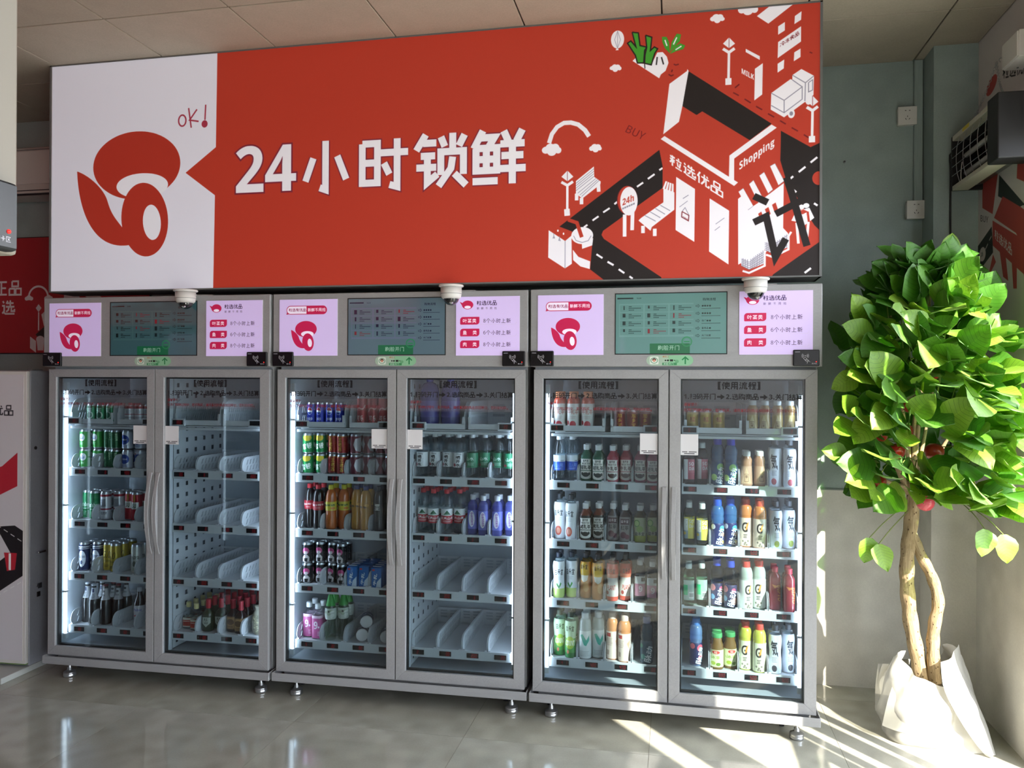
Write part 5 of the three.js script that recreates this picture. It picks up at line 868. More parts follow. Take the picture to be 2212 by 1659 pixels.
// goods in the pull-out top baskets
const basketGoods = (f, key, xs, deep, where) => xs.forEach((x, i) => { for (let d = 0; d < deep; d++) place(key, f, x, 1.2625, -0.128 - (f < 2 ? 0.012 : 0) - d * 0.058, DEEP[d] + ' ' + NTH[i] + ' from left, ' + where + ' top basket, ' + COOL[f] + ' cooler'); });
basketGoods(0, 'greenbadge', [0.163, 0.218, 0.272], 2, 'left'); basketGoods(0, 'whitered', [0.375, 0.43, 0.485], 2, 'left door right');
basketGoods(1, 'bluecola', [0.13, 0.177, 0.224, 0.271], 2, 'left'); basketGoods(1, 'redcola', [0.385, 0.438, 0.491], 2, 'left door right'); basketGoods(1, 'purplebig', [0.715, 0.815], 1, 'right door left');
basketGoods(2, 'peachmilk', [0.11, 0.17, 0.234], 2, 'left'); basketGoods(2, 'redherbal', [0.378, 0.433, 0.488], 2, 'left door right'); basketGoods(2, 'goldcan', [0.69, 0.745, 0.8], 2, 'right door left'); basketGoods(2, 'goldcone', [0.9395, 0.99, 1.0405, 1.091], 1, 'right door right');
// lying tubs and milk cartons in the middle cooler
[[0, 0.368, 0.0305, 0], [1, 0.384, 0.0905, -0.012], [2, 0.49, 0.0305, 0.004]].forEach(([i, x, h, dz]) => { const o = place('tub', 1, x, LIPY[3] - 0.0078 + h, -0.21 + dz, ['lying lowest in the third lane, bottom shelf, middle cooler', 'lying on top in the third lane, bottom shelf, middle cooler', 'lying half hidden by the door rail, bottom shelf, middle cooler'][i], Math.PI / 2); o.rotation.order = 'YXZ'; o.rotation.y = COOLERS[1].rotation.y + [0.28, 0.3, 0.26][i]; });
{
  const tex = canvasTex(256, 256, block('#2a6cb4', (g) => { g.save(); g.translate(30, 236); g.rotate(-1.35); write(g, '牛乳', 6, 0, 88, '#e6eef6', 0.15, 0); g.restore(); g.fillStyle = '#c23c3c'; g.fillRect(14, 12, 70, 24); poly(g, [[150, 180], [256, 120], [256, 256], [120, 256]], '#cfe0f0'); }));
  const M_cf = std('#ffffff', 0.35, { map: tex }), M_cs = std('#2a62a8', 0.4), M_straw = std('#d9dcde', 0.5);
  const geo = rbox(0.049, 0.094, 0.034, 0.002, 0, 0.047, 0), uvb = geo.attributes.uv; let n = 0;
  for (const [lx, ln] of [[0.348, 'third'], [0.468, 'fourth']]) for (let c = 0; c < 2; c++) for (let d = 0; d < 5; d++) {
    if (lx > 0.4 && c) continue;
    const o = new THREE.Group(); o.name = numbered('milk_carton'); scene.add(o); part('carton', geo, M_cs, o); part('front_print', box(0.046, 0.088, 0.0006, 0, 0.047, 0.0171), onFront(M_cf, M_cs), o); part('top_fold', box(0.046, 0.003, 0.006, 0, 0.0955, 0), M_cs, o); if (c === 0) part('straw', cyl(0.0016, 0.0016, 0.042, 6).rotateZ(1.57).translate(0, 0.0988, 0.006), M_straw, o);
    const C = COOLERS[1]; o.position.copy(C.localToWorld(new THREE.Vector3(lx + c * 0.0545, LIPY[2] - 0.0078, -0.128 - d * 0.038 - c * 0.01))); o.rotation.y = C.rotation.y + rr(-0.01, 0.01);
    tag(o, 'blue milk carton, ' + ['front', 'second', 'third', 'fourth', 'fifth'][d] + (lx > 0.4 ? '' : c ? ' right' : ' left') + ', ' + ln + ' lane, fourth shelf, middle cooler left door', 'carton', 'blue milk cartons in the middle cooler'); n++;
  }
}
// ---------------------------------------------------------------- dome cameras on the headers
function domeCamera(f, x, label) {
  const c = COOLERS[f], p = c.localToWorld(new THREE.Vector3(x, 1.878, 0.056)), t = thing('dome_camera', label, 'security camera', 'dome cameras over the coolers', [p.x, 0, p.z], c.rotation.y);
  const y = 1.832;
  part('mount', lathe([[0, y + 0.066], [0.052, y + 0.066], [0.055, y + 0.062], [0.054, y + 0.058], [0.047, y + 0.055]].reverse(), 28), M_white, t);
  part('housing', lathe([[0.02, y + 0.006], [0.036, y + 0.004], [0.043, y + 0.012], [0.045, y + 0.024], [0.046, y + 0.026], [0.046, y + 0.056], [0, y + 0.058]], 28), M_white, t);
  part('seam', new THREE.TorusGeometry(0.0458, 0.0009, 6, 32).rotateX(Math.PI / 2).translate(0, y + 0.026, 0), M_grey, t);
  part('dome', lathe(Array.from({ length: 9 }, (_, i) => [0.034 * Math.sin(i / 8 * 1.57), y + 0.008 - 0.032 * Math.cos(i / 8 * 1.57)]), 24), phys('#15161a', 0.05, { clearcoat: 1, clearcoatRoughness: 0.02 }), t);
  part('lens', cyl(0.008, 0.009, 0.006, 14).rotateX(1.0).translate(0.006, y - 0.012, 0.024), M_chrome, t);
  part('bracket', [span(-0.012, 0.012, y + 0.0465, y + 0.0505, -0.14, -0.02), span(0.0, 0.09, y + 0.0465, y + 0.0505, -0.1, -0.075)], M_white, t);
  return t;
}
domeCamera(0, 0.803, 'white dome camera on the header of the leftmost cooler');
domeCamera(1, 0.868, 'white dome camera on the header of the middle cooler');
domeCamera(2, 0.936, 'white dome camera on the rightmost cooler, nearest the tree');
// ---------------------------------------------------------------- sockets, conduit, small wall fittings on the right
function socket(x, y, label) {
  const t = thing('wall_socket', label, 'socket', 'white wall sockets', [x, y, ZB]);
  part('box', rspan(-0.041, 0.041, -0.042, 0.042, 0, 0.028, 0.003), M_white, t); part('plate', rspan(-0.043, 0.043, -0.044, 0.044, 0.028, 0.034, 0.003), M_white, t);
  for (const [a, b, w, h, r] of [[-0.009, 0.024, 0.006, 0.003, 0], [0.009, 0.024, 0.006, 0.003, 0], [0, -0.004, 0.0025, 0.007, 0], [-0.008, -0.016, 0.0025, 0.008, 0.6], [0.008, -0.016, 0.0025, 0.008, -0.6]]) part('slot', box(w, h, 0.001).rotateZ(r).translate(a, b, 0.0343), M_black, t);
}
socket(4.124, 2.759, 'upper white wall socket on the green-grey back wall'); socket(4.165, 2.308, 'lower white wall socket beneath the conduit, beside the pillar');
{ const t = thing('cable_conduit', 'painted cable conduit running down the wall between two sockets', 'conduit', null, [0, 0, 0]); part('trunking', rspan(4.157, 4.196, 2.352, CH - 0.003, ZB - 0.001, ZB + 0.02, 0.002), M_wallTop, t); part('cover', rspan(4.159, 4.194, 2.355, CH - 0.005, ZB + 0.019, ZB + 0.022, 0.001), M_wallTop, t); }
{ const t = thing('wall_plug', 'tiny grey wall plug left in the green-grey wall', 'wall plug', null, [3.846, 2.56, ZB]); part('plug', cyl(0.006, 0.005, 0.008, 10).rotateX(Math.PI / 2).translate(0, 0, 0.003), M_grey, t); part('hole', cyl(0.003, 0.003, 0.002, 8).rotateX(Math.PI / 2).translate(0, 0, 0.0075), M_black, t); }
{ const t = thing('wall_box', 'white plastic box high on the printed right wall', 'junction box', null, [X1, 2.78, -0.055]); part('housing', rspan(-0.07, 0, -0.055, 0.05, -0.065, 0.09, 0.005), M_white, t); part('lid', rspan(-0.076, -0.069, -0.05, 0.045, -0.06, 0.085, 0.002), M_white, t); part('light', cyl(0.004, 0.004, 0.004, 10).translate(-0.03, -0.056, -0.03), M_grey, t); }
// infrared heater hung on the right wall
{
  const t = thing('infrared_heater', 'long wall heater with two quartz tubes behind a wire guard', 'heater', null, [X1, 2.47, -0.26]);
  const L = 0.285, M_refl = std('#8f9090', 0.3, { metalness: 0.85 }), M_shell = std('#c9c5b4', 0.5), sec = new THREE.Shape();
  sec.moveTo(-0.12, 0.115); sec.lineTo(-0.004, 0.09); sec.lineTo(-0.004, -0.09); sec.lineTo(-0.12, -0.115); sec.lineTo(-0.114, -0.118); sec.lineTo(0, -0.096); sec.lineTo(0, 0.096); sec.lineTo(-0.114, 0.118); sec.closePath();
  part('trough', new THREE.ExtrudeGeometry(sec, { depth: L * 2 - 0.02, bevelEnabled: false }).translate(0, 0, -L + 0.01), M_refl, t);
  part('edge_strip', rspan(-0.128, -0.085, 0.1, 0.122, -L + 0.01, L - 0.12, 0.003), M_shell, t); part('edge_strip', rspan(-0.128, -0.06, -0.122, -0.102, -L + 0.01, L - 0.02, 0.003), M_shell, t);
  part('end_cap', rspan(-0.13, 0, -0.122, 0.122, -L, -L + 0.016, 0.004), M_black, t); part('end_cap', rspan(-0.14, 0, -0.128, 0.128, L - 0.11, L, 0.006), M_dark, t);
  for (const y of [0.035, -0.045]) part('quartz_tube', cyl(0.012, 0.012, L * 2 - 0.13, 14).rotateX(Math.PI / 2).translate(-0.07, y, -0.05), phys('#c9c9c4', 0.2, { clearcoat: 0.5 }), t);
  for (let i = 0; i < 5; i++) part('guard_wire', tube([[-0.12, 0.1, -0.2 + i * 0.085], [-0.132, 0.05, -0.2 + i * 0.085], [-0.132, -0.05, -0.2 + i * 0.085], [-0.12, -0.1, -0.2 + i * 0.085]], 0.0016, 12, 5), M_steel, t);
  for (let i = 0; i < 4; i++) part('guard_wire', cyl(0.0014, 0.0014, 0.42, 5).rotateX(Math.PI / 2).translate(-0.132, -0.06 + i * 0.04, -0.05), M_steel, t);
  const cb = part('power_cord', tube([[4.27, 2.53, -0.545], [4.262, 2.52, -0.562], [4.268, 2.46, -0.575], [4.27, 2.2, -0.58], [4.275, 1.95, -0.58], [4.268, 1.7, -0.578], [4.28, 1.4, -0.578], [4.27, 1.1, -0.577]], 0.0042, 60, 7), M_black, t); cb.position.set(-X1, -2.47, 0.26);
  part('strain_relief', cyl(0.006, 0.005, 0.022, 8).translate(4.268, 2.5, -0.568), M_black, cb);
  part('warning_label', span(-0.1285, -0.1275, 0.103, 0.119, -0.14, -0.06), std('#d9c23c', 0.5), t);
  part('pull_cord', tube([[-0.12, -0.02, -0.17], [-0.124, -0.07, -0.172], [-0.123, -0.12, -0.168]], 0.002, 8, 5), M_white, t);
}
{
  const hook = thing('wall_hook', 'small hook holding the heater chain on the printed wall', 'hook', null, [X1, 2.84, -0.3]); part('plate', rspan(-0.006, 0, -0.015, 0.015, -0.01, 0.01, 0.002), M_steel, hook); part('hook', new THREE.TorusGeometry(0.008, 0.0018, 6, 14, 4.5).translate(-0.012, -0.002, 0), M_steel, hook);
  const ch = thing('heater_chain', 'thin steel chain holding the wall heater in two slanting lengths', 'chain', null, [0, 0, 0]);
  const link = new THREE.TorusGeometry(0.0042, 0.001, 5, 10).scale(1, 1.5, 1);
  for (const [z1, y1] of [[-0.5, 2.604], [-0.06, 2.612]]) for (let i = 0; i < 32; i++) { const u = i / 31, m = part('link', link, M_steel, ch); m.position.set(X1 - 0.03 - 0.055 * u, 2.826 + (y1 - 2.826) * u - 0.03 * Math.sin(u * Math.PI), -0.3 + (z1 + 0.3) * u); m.rotation.set(Math.atan2(z1 + 0.3, y1 - 2.826), (i % 2) * 1.57, 0); }
}
// ---------------------------------------------------------------- left edge: air conditioner, red sign, printed cabinet, near cooler
{
  const t = thing('air_conditioner', 'white wall air conditioner half hidden behind the lit sign', 'air conditioner', null, [-0.45, 2.66, ZB]);
  part('casing', rspan(-0.45, 0.45, -0.12, 0.16, 0, 0.2, 0.03), std('#c9c2bd', 0.45), t); part('front_panel', rspan(-0.448, 0.448, -0.06, 0.13, 0.195, 0.206, 0.004), std('#d1cac5', 0.35), t);
  part('vent', span(-0.42, 0.42, -0.118, -0.09, 0.12, 0.199), M_dark, t); part('louvre', rspan(-0.42, 0.42, -0.112, -0.098, 0.175, 0.203, 0.003), std('#c9c2bd', 0.4), t); part('trim_line', span(-0.449, 0.449, 0.135, 0.139, 0.195, 0.2015), M_grey, t);
}
{
  const t = thing('red_wall_sign', 'red wall sign with white characters behind the left cabinet', 'sign', null, [-0.85, 1.986, ZB]);
  part('panel', rspan(-0.905, 0.905, -0.35, 0.35, 0, 0.012, 0.002), M_dark, t); part('face', box(1.8, 0.689, 0.004, 0, 0, 0.0135), onFront(std('#ffffff', 0.5, { map: T_farSign }), M_dark), t);
}
{
  const t = thing('printed_cabinet', 'tall white cabinet with red and black shop print on its front', 'cabinet', null, [-0.155, 0, -0.07], 0.03);
  const M_cab = std('#9c9fa6', 0.5, { map: G_fine });
  part('carcass', rspan(-0.9, 0, 0.03, 1.525, -0.56, -0.02, 0.004), M_cab, t); part('plinth', rspan(-0.95, 0.002, 0, 0.03, -0.58, 0.16, 0.004), std('#b6bab6', 0.4), t);
  const g = rspan(-0.9, -0.004, 0.045, 1.52, -0.02, 0, 0.003); part('front_panel', g, M_white, t);
  part('front_print', box(0.86, 1.44, 0.002, -0.45, 0.783, 0.001), onFront(std('#ffffff', 0.5, { map: T_cabinet }), M_white), t);
  part('green_edge', span(-0.9, -0.004, 0.042, 0.0455, -0.018, 0.001), std('#6a8a3a', 0.5), t);
  part('lock', cyl(0.012, 0.012, 0.006, 16).rotateZ(Math.PI / 2).translate(0.003, 0.425, -0.075), M_steel, t); part('key', [cyl(0.004, 0.004, 0.012, 8).rotateZ(Math.PI / 2).translate(0.009, 0.425, -0.075), rspan(0.012, 0.016, 0.412, 0.438, -0.087, -0.063, 0.001)], M_dark, t);
  part('key_tag', rspan(0.008, 0.014, 0.37, 0.395, -0.08, -0.06, 0.002), M_black, t); part('catch', rspan(0, 0.02, 0.59, 0.602, -0.11, -0.06, 0.003), M_chrome, t); part('port', cyl(0.008, 0.008, 0.004, 14).rotateZ(Math.PI / 2).translate(0.002, 1.13, -0.055), M_dark, t);
  part('hinge', rspan(-0.03, 0.003, 1.525, 1.531, -0.1, -0.03, 0.002), M_grey, t);
}
{
  const TH = 92 * Math.PI / 180, px = 2.4 - 1.2 * Math.cos(TH), pz = 2.745 + 1.2 * Math.sin(TH);
  const pl = struct('platform', rspan(-0.03, 1.23, 0.001, 0.045, -0.65, 0.03, 0.003), std('#8c8a86', 0.7)); pl.position.set(px, 0, pz); pl.rotation.y = TH;
  makeCooler('near cooler cut by the left picture edge, black card reader showing', [px, 0.045, pz], TH, M_screen[0], [[['', ''], [], [], [], []], [['', ''], [], [], [], []]], true, std('#8f8980', 0.5));  // body colour darkened to stand in for dimmer light on this cooler
}
// the row across the aisle: only its lit tubes show, mirrored in the glass doors
for (const [x, d] of [[0.7, 'nearer'], [-0.515, 'farther']]) makeCooler(d + ' cooler of the row across the aisle, its tubes mirrored in the doors', [x, 0, 2.3], Math.PI, M_screen[1], [[['', ''], [], [], [], []], [['', ''], [], [], [], []]], true);
// ---------------------------------------------------------------- artificial tree with its wrapped root ball
const T_leaf = canvasTex(128, 256, (g) => {
  g.fillStyle = '#e6eccf'; g.fillRect(0, 0, 128, 256); seed = 17; g.fillStyle = '#cfdcae'; for (let i = 0; i < 90; i++) { g.globalAlpha = 0.25; g.fillRect(rnd() * 128, rnd() * 256, rr(4, 20), rr(4, 16)); } g.globalAlpha = 1;
  g.strokeStyle = '#f6f8d4'; g.lineWidth = 4; g.beginPath(); g.moveTo(64, 256); g.lineTo(64, 8); g.stroke(); g.lineWidth = 2;
  for (let i = 0; i < 8; i++) for (const s of [-1, 1]) { const y = 236 - i * 28; g.beginPath(); g.moveTo(64, y); g.quadraticCurveTo(64 + s * 30, y - 22, 64 + s * 58, y - 46); g.stroke(); g.strokeStyle = '#93ab5c'; g.beginPath(); g.moveTo(64, y + 3); g.quadraticCurveTo(64 + s * 30, y - 19, 64 + s * 58, y - 43); g.stroke(); g.strokeStyle = '#f6f8d4'; }
});
const T_bark = canvasTex(256, 256, (g) => { g.fillStyle = '#9c8868'; g.fillRect(0, 0, 256, 256); seed = 29; for (let i = 0; i < 420; i++) { g.fillStyle = ['#7e6a4c', '#ad9672', '#86714f', '#bba680'][i % 4]; g.globalAlpha = 0.45; g.fillRect(rnd() * 256, rnd() * 256, rr(2, 7), rr(8, 50)); } g.globalAlpha = 0.9; g.fillStyle = '#4c3720'; for (let i = 0; i < 26; i++) oval(g, rnd() * 256, rnd() * 256, rr(2, 6), rr(1.5, 4), '#4c3720'); });
function leafGeo(len, wid, curl, fold, twist) { // 3 x 6 grid, ovate outline, folded on the midrib
  const nx = 4, ny = 6, pos = [], uv = [], idx = [];
  for (let j = 0; j <= ny; j++) { const t = j / ny, w = wid / 2 * Math.pow(Math.sin(Math.PI * Math.min(1, 0.06 + 0.94 * Math.pow(t, 0.72))), 0.75) * (t > 0.97 ? 0.1 : 1);
    for (let i = 0; i <= nx; i++) { const s = i / nx * 2 - 1, a = curl * t * t, rip = 0.003 * Math.sin(t * 11 + s * 3) * Math.abs(s); pos.push(s * w * Math.cos(fold * Math.abs(s)) + twist * t * t, len * (t - 0.25 * a * t), Math.abs(s) * w * Math.sin(fold) - len * a * 0.6 + rip); uv.push(i / nx, t); } }
  for (let j = 0; j < ny; j++) for (let i = 0; i < nx; i++) { const a = j * (nx + 1) + i; idx.push(a, a + 1, a + nx + 1, a + 1, a + nx + 2, a + nx + 1); }
  const g = new THREE.BufferGeometry(); g.setAttribute('position', new THREE.Float32BufferAttribute(pos, 3)); g.setAttribute('uv', new THREE.Float32BufferAttribute(uv, 2)); g.setIndex(idx); g.computeVertexNormals(); return g;
}
const LEAF = [leafGeo(0.11, 0.09, 0.2, 0.22, 0.008), leafGeo(0.12, 0.095, 0.4, 0.16, -0.01), leafGeo(0.1, 0.084, 0.1, 0.3, 0.006), leafGeo(0.115, 0.088, 0.5, 0.2, 0.0), leafGeo(0.105, 0.09, -0.15, 0.2, -0.008)];
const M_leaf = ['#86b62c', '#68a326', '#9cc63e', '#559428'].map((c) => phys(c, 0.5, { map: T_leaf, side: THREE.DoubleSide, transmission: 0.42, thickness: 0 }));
{
  const TX = 4.06, TZ = -0.27, M_bark = std('#ffffff', 0.85, { map: T_bark, bumpMap: T_bark, bumpScale: 0.004 }), M_twig = std('#6b7a3a', 0.7);
  const t = thing('potted_tree', 'artificial apple tree with big glossy green leaves in the sunlit corner', 'tree', null, [TX, 0, TZ]);
  const P = (x, y, z = 0) => [x - TX, y, z];
  function stem(pts, r0, r1, n = 40) {
    const c = new THREE.CatmullRomCurve3(pts.map((p) => new THREE.Vector3(...p))), m = 14, g = new THREE.TubeGeometry(c, n, 1, m), p = g.attributes.position;
    for (let i = 0; i <= n; i++) { const o = c.getPointAt(i / n); for (let j = 0; j <= m; j++) { const k = i * (m + 1) + j, r = (r0 + (r1 - r0) * i / n) * (1 + 0.07 * Math.sin(i * 1.3 + j % m * 0.9) + 0.05 * Math.sin(i * 0.41 + (j % m) * 2.2)); p.setXYZ(k, o.x + (p.getX(k) - o.x) * r, o.y + (p.getY(k) - o.y) * r, o.z + (p.getZ(k) - o.z) * r); } }
    const uv = g.attributes.uv; for (let i = 0; i < uv.count; i++) uv.setXY(i, uv.getY(i), uv.getX(i) * 3); g.computeVertexNormals(); return g;
  }
  part('trunk', stem([P(4.075, 0.172), P(4.055, 0.3), P(4.027, 0.47, -0.005), P(4.008, 0.665), P(4.02, 0.83), P(4.03, 0.97, 0.01), P(4.035, 1.08, 0.02)], 0.031, 0.027), M_bark, t);
  part('trunk', stem([P(4.118, 0.172, 0.01), P(4.11, 0.3, 0.015), P(4.113, 0.45, 0.015), P(4.129, 0.56, 0.012), P(4.108, 0.655, 0.01), P(4.06, 0.755, 0.005), P(4.028, 0.84, 0)], 0.027, 0.021), M_bark, t);
  seed = 61; for (const [x, y, a] of [[4.038, 0.4, 0.6], [4.013, 0.6, 2.4], [4.126, 0.57, 0.5], [4.012, 0.74, 2.6], [4.021, 0.52, 0.8], [4.106, 0.66, 2.5]]) part('knot', new THREE.SphereGeometry(0.009, 8, 6).scale(1, 0.8, 1).translate(x - TX + 0.02 * Math.cos(a), y, 0.016), M_bark, t);
  const tops = [[3.87, 1.3, 0.06], [4.2, 1.32, 0.04], [4.05, 1.62, 0.0], [3.95, 1.5, 0.1], [4.16, 1.55, -0.12], [3.82, 1.12, 0.12], [4.22, 1.08, 0.16], [4.1, 1.95, 0.02], [3.95, 1.8, -0.05]];
  tops.forEach(([x, y, z], i) => part('branch', stem([P(4.03, 0.98 + 0.01 * i, 0.01), P((4.03 + x) / 2, (1.0 + y) / 2, z * 0.4), P(x, y, z)], i < 3 ? 0.017 : 0.01, 0.004, 14), M_bark, t));
  // apples: the ones that show between the leaves
  const M_apple = phys('#c02f2a', 0.3, { clearcoat: 0.7, clearcoatRoughness: 0.1 }), M_pink = phys('#d84a5c', 0.3, { clearcoat: 0.7, clearcoatRoughness: 0.1 });
  const AP = lathe([[0.004, -0.026], [0.014, -0.03], [0.028, -0.02], [0.036, 0.0], [0.035, 0.014], [0.026, 0.027], [0.012, 0.03], [0.003, 0.023]], 20);
  const SPOTS = [[3.94, 1.279], [3.905, 1.203], [4.04, 1.205], [4.162, 1.109], [4.046, 0.985], [4.03, 1.52], [3.79, 1.309], [3.84, 1.27], [4.17, 1.3], [3.84, 1.075], [3.96, 1.39]];
  SPOTS.forEach(([x, y], i) => { const a = part('apple', AP, i === 4 ? M_pink : M_apple, t, i === 4 ? 'pink apple hanging lowest by the trunk' : undefined); a.position.set(x - TX, y, 0.22 + (i % 3) * 0.02 + (i === 4 ? -0.12 : 0)); a.rotation.set(rr(-0.4, 0.4), 0, rr(-0.4, 0.4)); });
  // crown: leaves in loose layers, drooping outwards
  const R = (y) => { const k = [[1.0, 0.34], [1.06, 0.46], [1.15, 0.5], [1.25, 0.5], [1.45, 0.48], [1.62, 0.4], [1.75, 0.27], [1.88, 0.13], [2.0, 0.05]]; for (let i = 0; i + 1 < k.length; i++) if (y <= k[i + 1][0]) return k[i][1] + (k[i + 1][1] - k[i][1]) * (y - k[i][0]) / (k[i + 1][0] - k[i][0]); return 0.03; };
  seed = 4242; let made = 0, twigs = 0; const q = new THREE.Quaternion(), Yv = new THREE.Vector3(0, 1, 0), spare = [];
  for (let tries = 0; tries < 12000 && made < 560; tries++) {
    const y = 1.02 + 0.94 * Math.pow(rnd(), 1.12), a = rnd() * Math.PI * 2, rad = R(y) * Math.sqrt(0.16 + 0.84 * rnd()), x = TX - 0.02 + Math.sin(a) * rad, z = TZ + 0.1 + Math.cos(a) * rad * 0.85;
    if (y > 1.62 && rnd() < 0.45) continue;
    if (x > 4.3 || (x < 3.77 && z < 0.12) || z < -0.5 || (x > 4.12 && z < -0.47)) continue;
    const out = new THREE.Vector3(Math.sin(a), 0, Math.cos(a)), lift = (y - 1.28) * 1.1 + (y < 1.2 ? rr(0.0, 0.4) : rr(-0.45, 0.5));
    const dir = out.clone().multiplyScalar(0.8).add(new THREE.Vector3(rr(-0.6, 0.6), lift + (y > 1.55 ? rr(-0.7, 0.6) : 0), rr(-0.35, 0.6))).normalize();
    const len = 0.19, tip = new THREE.Vector3(x, y, z).addScaledVector(dir, len);
    if (tip.x > 4.37 || (tip.x < 3.7 && tip.z < 0.1) || tip.z < -0.56 || tip.y < 0.96) continue;
    const mid = new THREE.Vector3(x, y, z).addScaledVector(dir, 0.07); if (mid.z > 0.0 && SPOTS.some(([ax, ay], k) => k < 5 && Math.hypot(mid.x - ax, (mid.y - ay) * 1.1) < 0.058)) continue;
    const face = new THREE.Vector3(rr(-0.3, 0.7), rr(0.25, 1.0), rr(0.3, 1.2)); face.addScaledVector(dir, -face.dot(dir)).normalize();
    const side = new THREE.Vector3().crossVectors(dir, face).normalize(), m = new THREE.Matrix4().makeBasis(side, dir, face);
    const mesh = new THREE.Mesh(LEAF[made % 5], M_leaf[(made * 7 + (y < 1.2 ? 1 : 0)) % 4]); mesh.name = 'leaf'; mesh.quaternion.setFromRotationMatrix(m); mesh.position.set(x - TX, y, z - TZ); const sc = rr(1.0, 1.5); mesh.scale.setScalar(sc);
    spare.push([mesh, z + 0.3 * rad]); made++;
    if (made % 11 === 0 && twigs < 44) { part('twig', tube([[(x - TX) * 0.25, y * 0.6 + 0.45, (z - TZ) * 0.3], [(x - TX) * 0.7, (y + 1.1) / 2 + 0.05, (z - TZ) * 0.7], [x - TX, y, z - TZ]], 0.0022, 10, 5), M_twig, t); twigs++; }
  }
  // leaves the photograph shows standing clear: the tip pair, the low pairs, the one across the cooler door
  const extra = [[4.13, 1.99, -0.16, 0.15, 1, 0.1], [4.06, 1.88, -0.14, -0.2, 0.9, 0.2], [4.11, 1.86, -0.1, 0.8, 0.3, 0.3], [3.8, 0.86, 0.0, -0.1, -1, 0.2], [3.83, 0.84, 0.02, 0.15, -1, 0.25], [4.2, 0.92, 0.06, -0.1, -1, 0.3], [4.27, 0.9, 0.04, 0.1, -1, 0.25], [3.69, 1.2, 0.13, -1, 0.12, 0.15], [3.73, 1.5, 0.1, -0.9, -0.4, 0.3], [3.72, 1.36, 0.12, -0.5, 0.6, 0.4]];
  extra.forEach(([x, y, z, dx, dy, dz], i) => { const dir = new THREE.Vector3(dx, dy, dz).normalize(), face = new THREE.Vector3(0.25, 0.35, 1); face.addScaledVector(dir, -face.dot(dir)).normalize(); const m = new THREE.Matrix4().makeBasis(new THREE.Vector3().crossVectors(dir, face), dir, face), mesh = new THREE.Mesh(LEAF[i % 5], M_leaf[i % 2 ? 0 : 2]); mesh.name = 'leaf'; mesh.quaternion.setFromRotationMatrix(m); mesh.position.set(x - TX, y, z - TZ); spare.push([mesh, 9]); part('twig', tube([[0.4 * (x - TX), y - dy * 0.12, 0.6 * (z - TZ)], [0.8 * (x - TX), y - dy * 0.05, 0.9 * (z - TZ)], [x - TX, y, z - TZ]], 0.002, 8, 5), M_twig, t); });
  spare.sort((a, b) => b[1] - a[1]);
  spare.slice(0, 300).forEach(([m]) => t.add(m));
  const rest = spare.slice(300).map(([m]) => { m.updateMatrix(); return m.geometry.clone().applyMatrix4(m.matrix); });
  if (rest.length) part('foliage', rest, M_leaf[3], t).userData.kind = 'stuff';
}
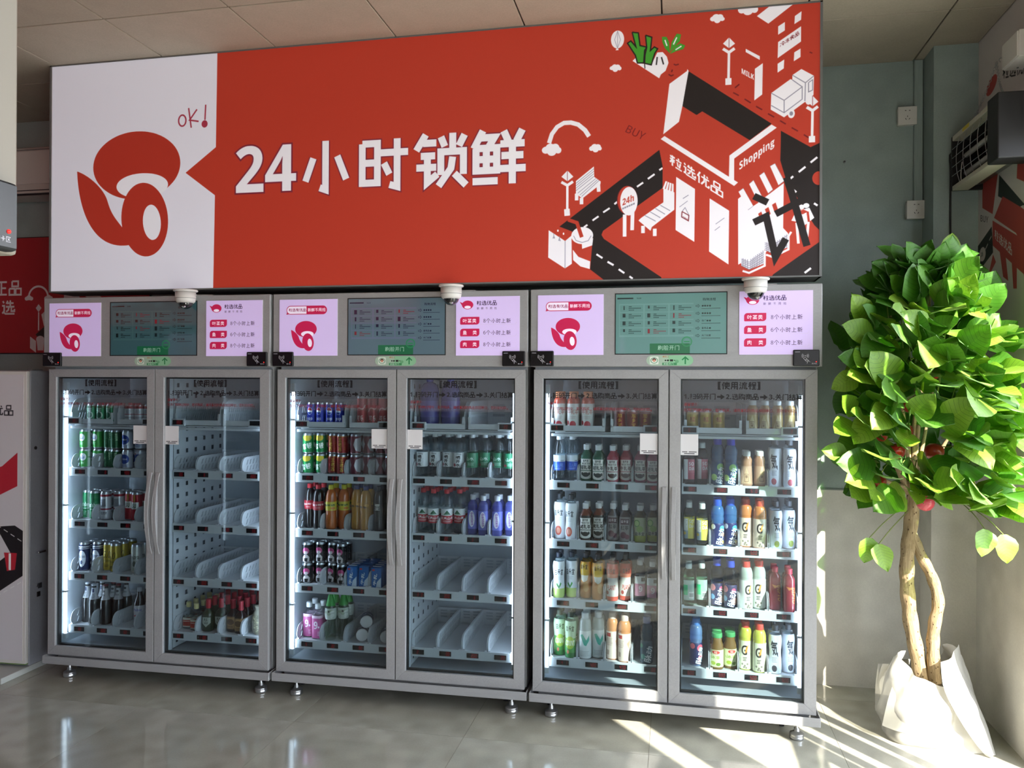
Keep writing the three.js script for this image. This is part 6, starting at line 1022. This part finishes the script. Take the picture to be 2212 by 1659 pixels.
{ // plastic sheeting wrapped round the root ball
  const t = thing('wrapped_root_ball', 'white plastic sheeting wrapped loosely round the foot of the tree', 'plastic wrap', null, [4.085, 0, -0.27]);
  const M_wrap = phys('#c9c8c2', 0.42, { side: THREE.DoubleSide, transmission: 0.25, thickness: 0 }), M_film = phys('#e4e4dc', 0.12, { side: THREE.DoubleSide, transmission: 0.7, thickness: 0 });
  const N = 72, H = 26, g = new THREE.BufferGeometry(), pos = [], uv = [], idx = [];
  const foot = (a) => { const c = Math.cos(a), s = Math.sin(a), e = 3.2, k = Math.pow(Math.pow(Math.abs(c), e) + Math.pow(Math.abs(s), e), -1 / e); let r = 0.172 * k; r += 0.045 * Math.exp(-Math.pow((Math.atan2(Math.sin(a - 0.72), Math.cos(a - 0.72))) / 0.3, 2)); return r; }; // a: 0 = +x, pi/2 = +z
  for (let j = 0; j <= H; j++) for (let i = 0; i <= N; i++) {
    const a = i / N * Math.PI * 2, t1 = j / H, rim = 0.27 + 0.1 * Math.exp(-Math.pow(Math.atan2(Math.sin(a + 0.35), Math.cos(a + 0.35)) / 0.4, 2)) + 0.075 * Math.exp(-Math.pow(Math.atan2(Math.sin(a - 2.9), Math.cos(a - 2.9)) / 0.45, 2)) - 0.04 * Math.exp(-Math.pow(Math.atan2(Math.sin(a - 1.2), Math.cos(a - 1.2)) / 0.6, 2));
    const neck = 0.108 + 0.012 * Math.sin(3 * a + 1), body = foot(a), s = Math.pow(t1, 1.25), fold = (Math.abs(Math.sin(a * 4.5 + t1 * 2.2)) - 0.5) * 0.026 * (0.25 + t1) + 0.011 * Math.sin(a * 11 + t1 * 9) * t1 + 0.008 * Math.sin(t1 * 16 + a * 3) * (1 - t1);
    const r = body * (1 - s) + neck * s + 0.03 * Math.sin(Math.PI * t1) + fold, y = 0.001 + rim * t1 + 0.012 * Math.sin(a * 5) * t1 * (1 - t1);
    pos.push(r * Math.cos(a) * (t1 < 0.03 ? 0.985 : 1), Math.max(0.001, y), r * Math.sin(a) * (t1 < 0.03 ? 0.985 : 1)); uv.push(i / N, t1);
  }
  for (let j = 0; j < H; j++) for (let i = 0; i < N; i++) { const a = j * (N + 1) + i; idx.push(a, a + N + 1, a + 1, a + 1, a + N + 1, a + N + 2); }
  g.setAttribute('position', new THREE.Float32BufferAttribute(pos, 3)); g.setAttribute('uv', new THREE.Float32BufferAttribute(uv, 2)); g.setIndex(idx); g.computeVertexNormals(); part('sheet', g, M_wrap, t);
  const flap = (pts, mat, name, lift) => { // a hanging sheet: pts gives left and right edges from top to bottom
    const p = [], u = [], ix = [], n = 14, m = 8, L = new THREE.CatmullRomCurve3(pts.map((q) => new THREE.Vector3(...q[0]))), Rr = new THREE.CatmullRomCurve3(pts.map((q) => new THREE.Vector3(...q[1])));
    for (let j = 0; j <= n; j++) { const A = L.getPoint(j / n), B = Rr.getPoint(j / n); for (let i = 0; i <= m; i++) { const s = i / m, w = 0.012 * Math.sin(s * 7 + j * 0.5) * Math.sin(Math.PI * s) + lift * Math.sin(Math.PI * s); p.push(A.x + (B.x - A.x) * s + w * 0.3, Math.max(0.002, A.y + (B.y - A.y) * s), A.z + (B.z - A.z) * s + w); u.push(s, j / n); } }
    for (let j = 0; j < n; j++) for (let i = 0; i < m; i++) { const a = j * (m + 1) + i; ix.push(a, a + m + 1, a + 1, a + 1, a + m + 1, a + m + 2); }
    const q = new THREE.BufferGeometry(); q.setAttribute('position', new THREE.Float32BufferAttribute(p, 3)); q.setAttribute('uv', new THREE.Float32BufferAttribute(u, 2)); q.setIndex(ix); q.computeVertexNormals(); part(name, q, mat, t);
  };
  flap([[[0.03, 0.33, 0.095], [0.125, 0.385, 0.01]], [[0.03, 0.24, 0.135], [0.14, 0.3, 0.02]], [[0.07, 0.14, 0.19], [0.165, 0.2, 0.06]], [[0.12, 0.06, 0.215], [0.195, 0.1, 0.12]], [[0.165, 0.004, 0.2], [0.21, 0.004, 0.165]]], M_wrap, 'flap', 0.022);
  flap([[[-0.17, 0.25, -0.08], [-0.03, 0.27, -0.11]], [[-0.185, 0.16, -0.06], [-0.05, 0.2, -0.1]], [[-0.19, 0.06, -0.04], [-0.07, 0.1, -0.09]]], M_wrap, 'flap', 0.01);
  flap([[[-0.12, 0.27, 0.05], [-0.01, 0.22, 0.12]], [[-0.17, 0.17, 0.1], [-0.03, 0.13, 0.17]], [[-0.2, 0.06, 0.12], [-0.06, 0.05, 0.2]]], M_film, 'clear_film', 0.014);
  part('soil', lathe([[0, 0.166], [0.06, 0.164], [0.085, 0.15], [0.1, 0.08], [0.1, 0.003]].reverse(), 24), std('#4a3a2a', 0.95), t);
}
scene.traverse((o) => { if (o.isMesh) { o.castShadow = true; o.receiveShadow = true; } });
renderer.render(scene, camera);
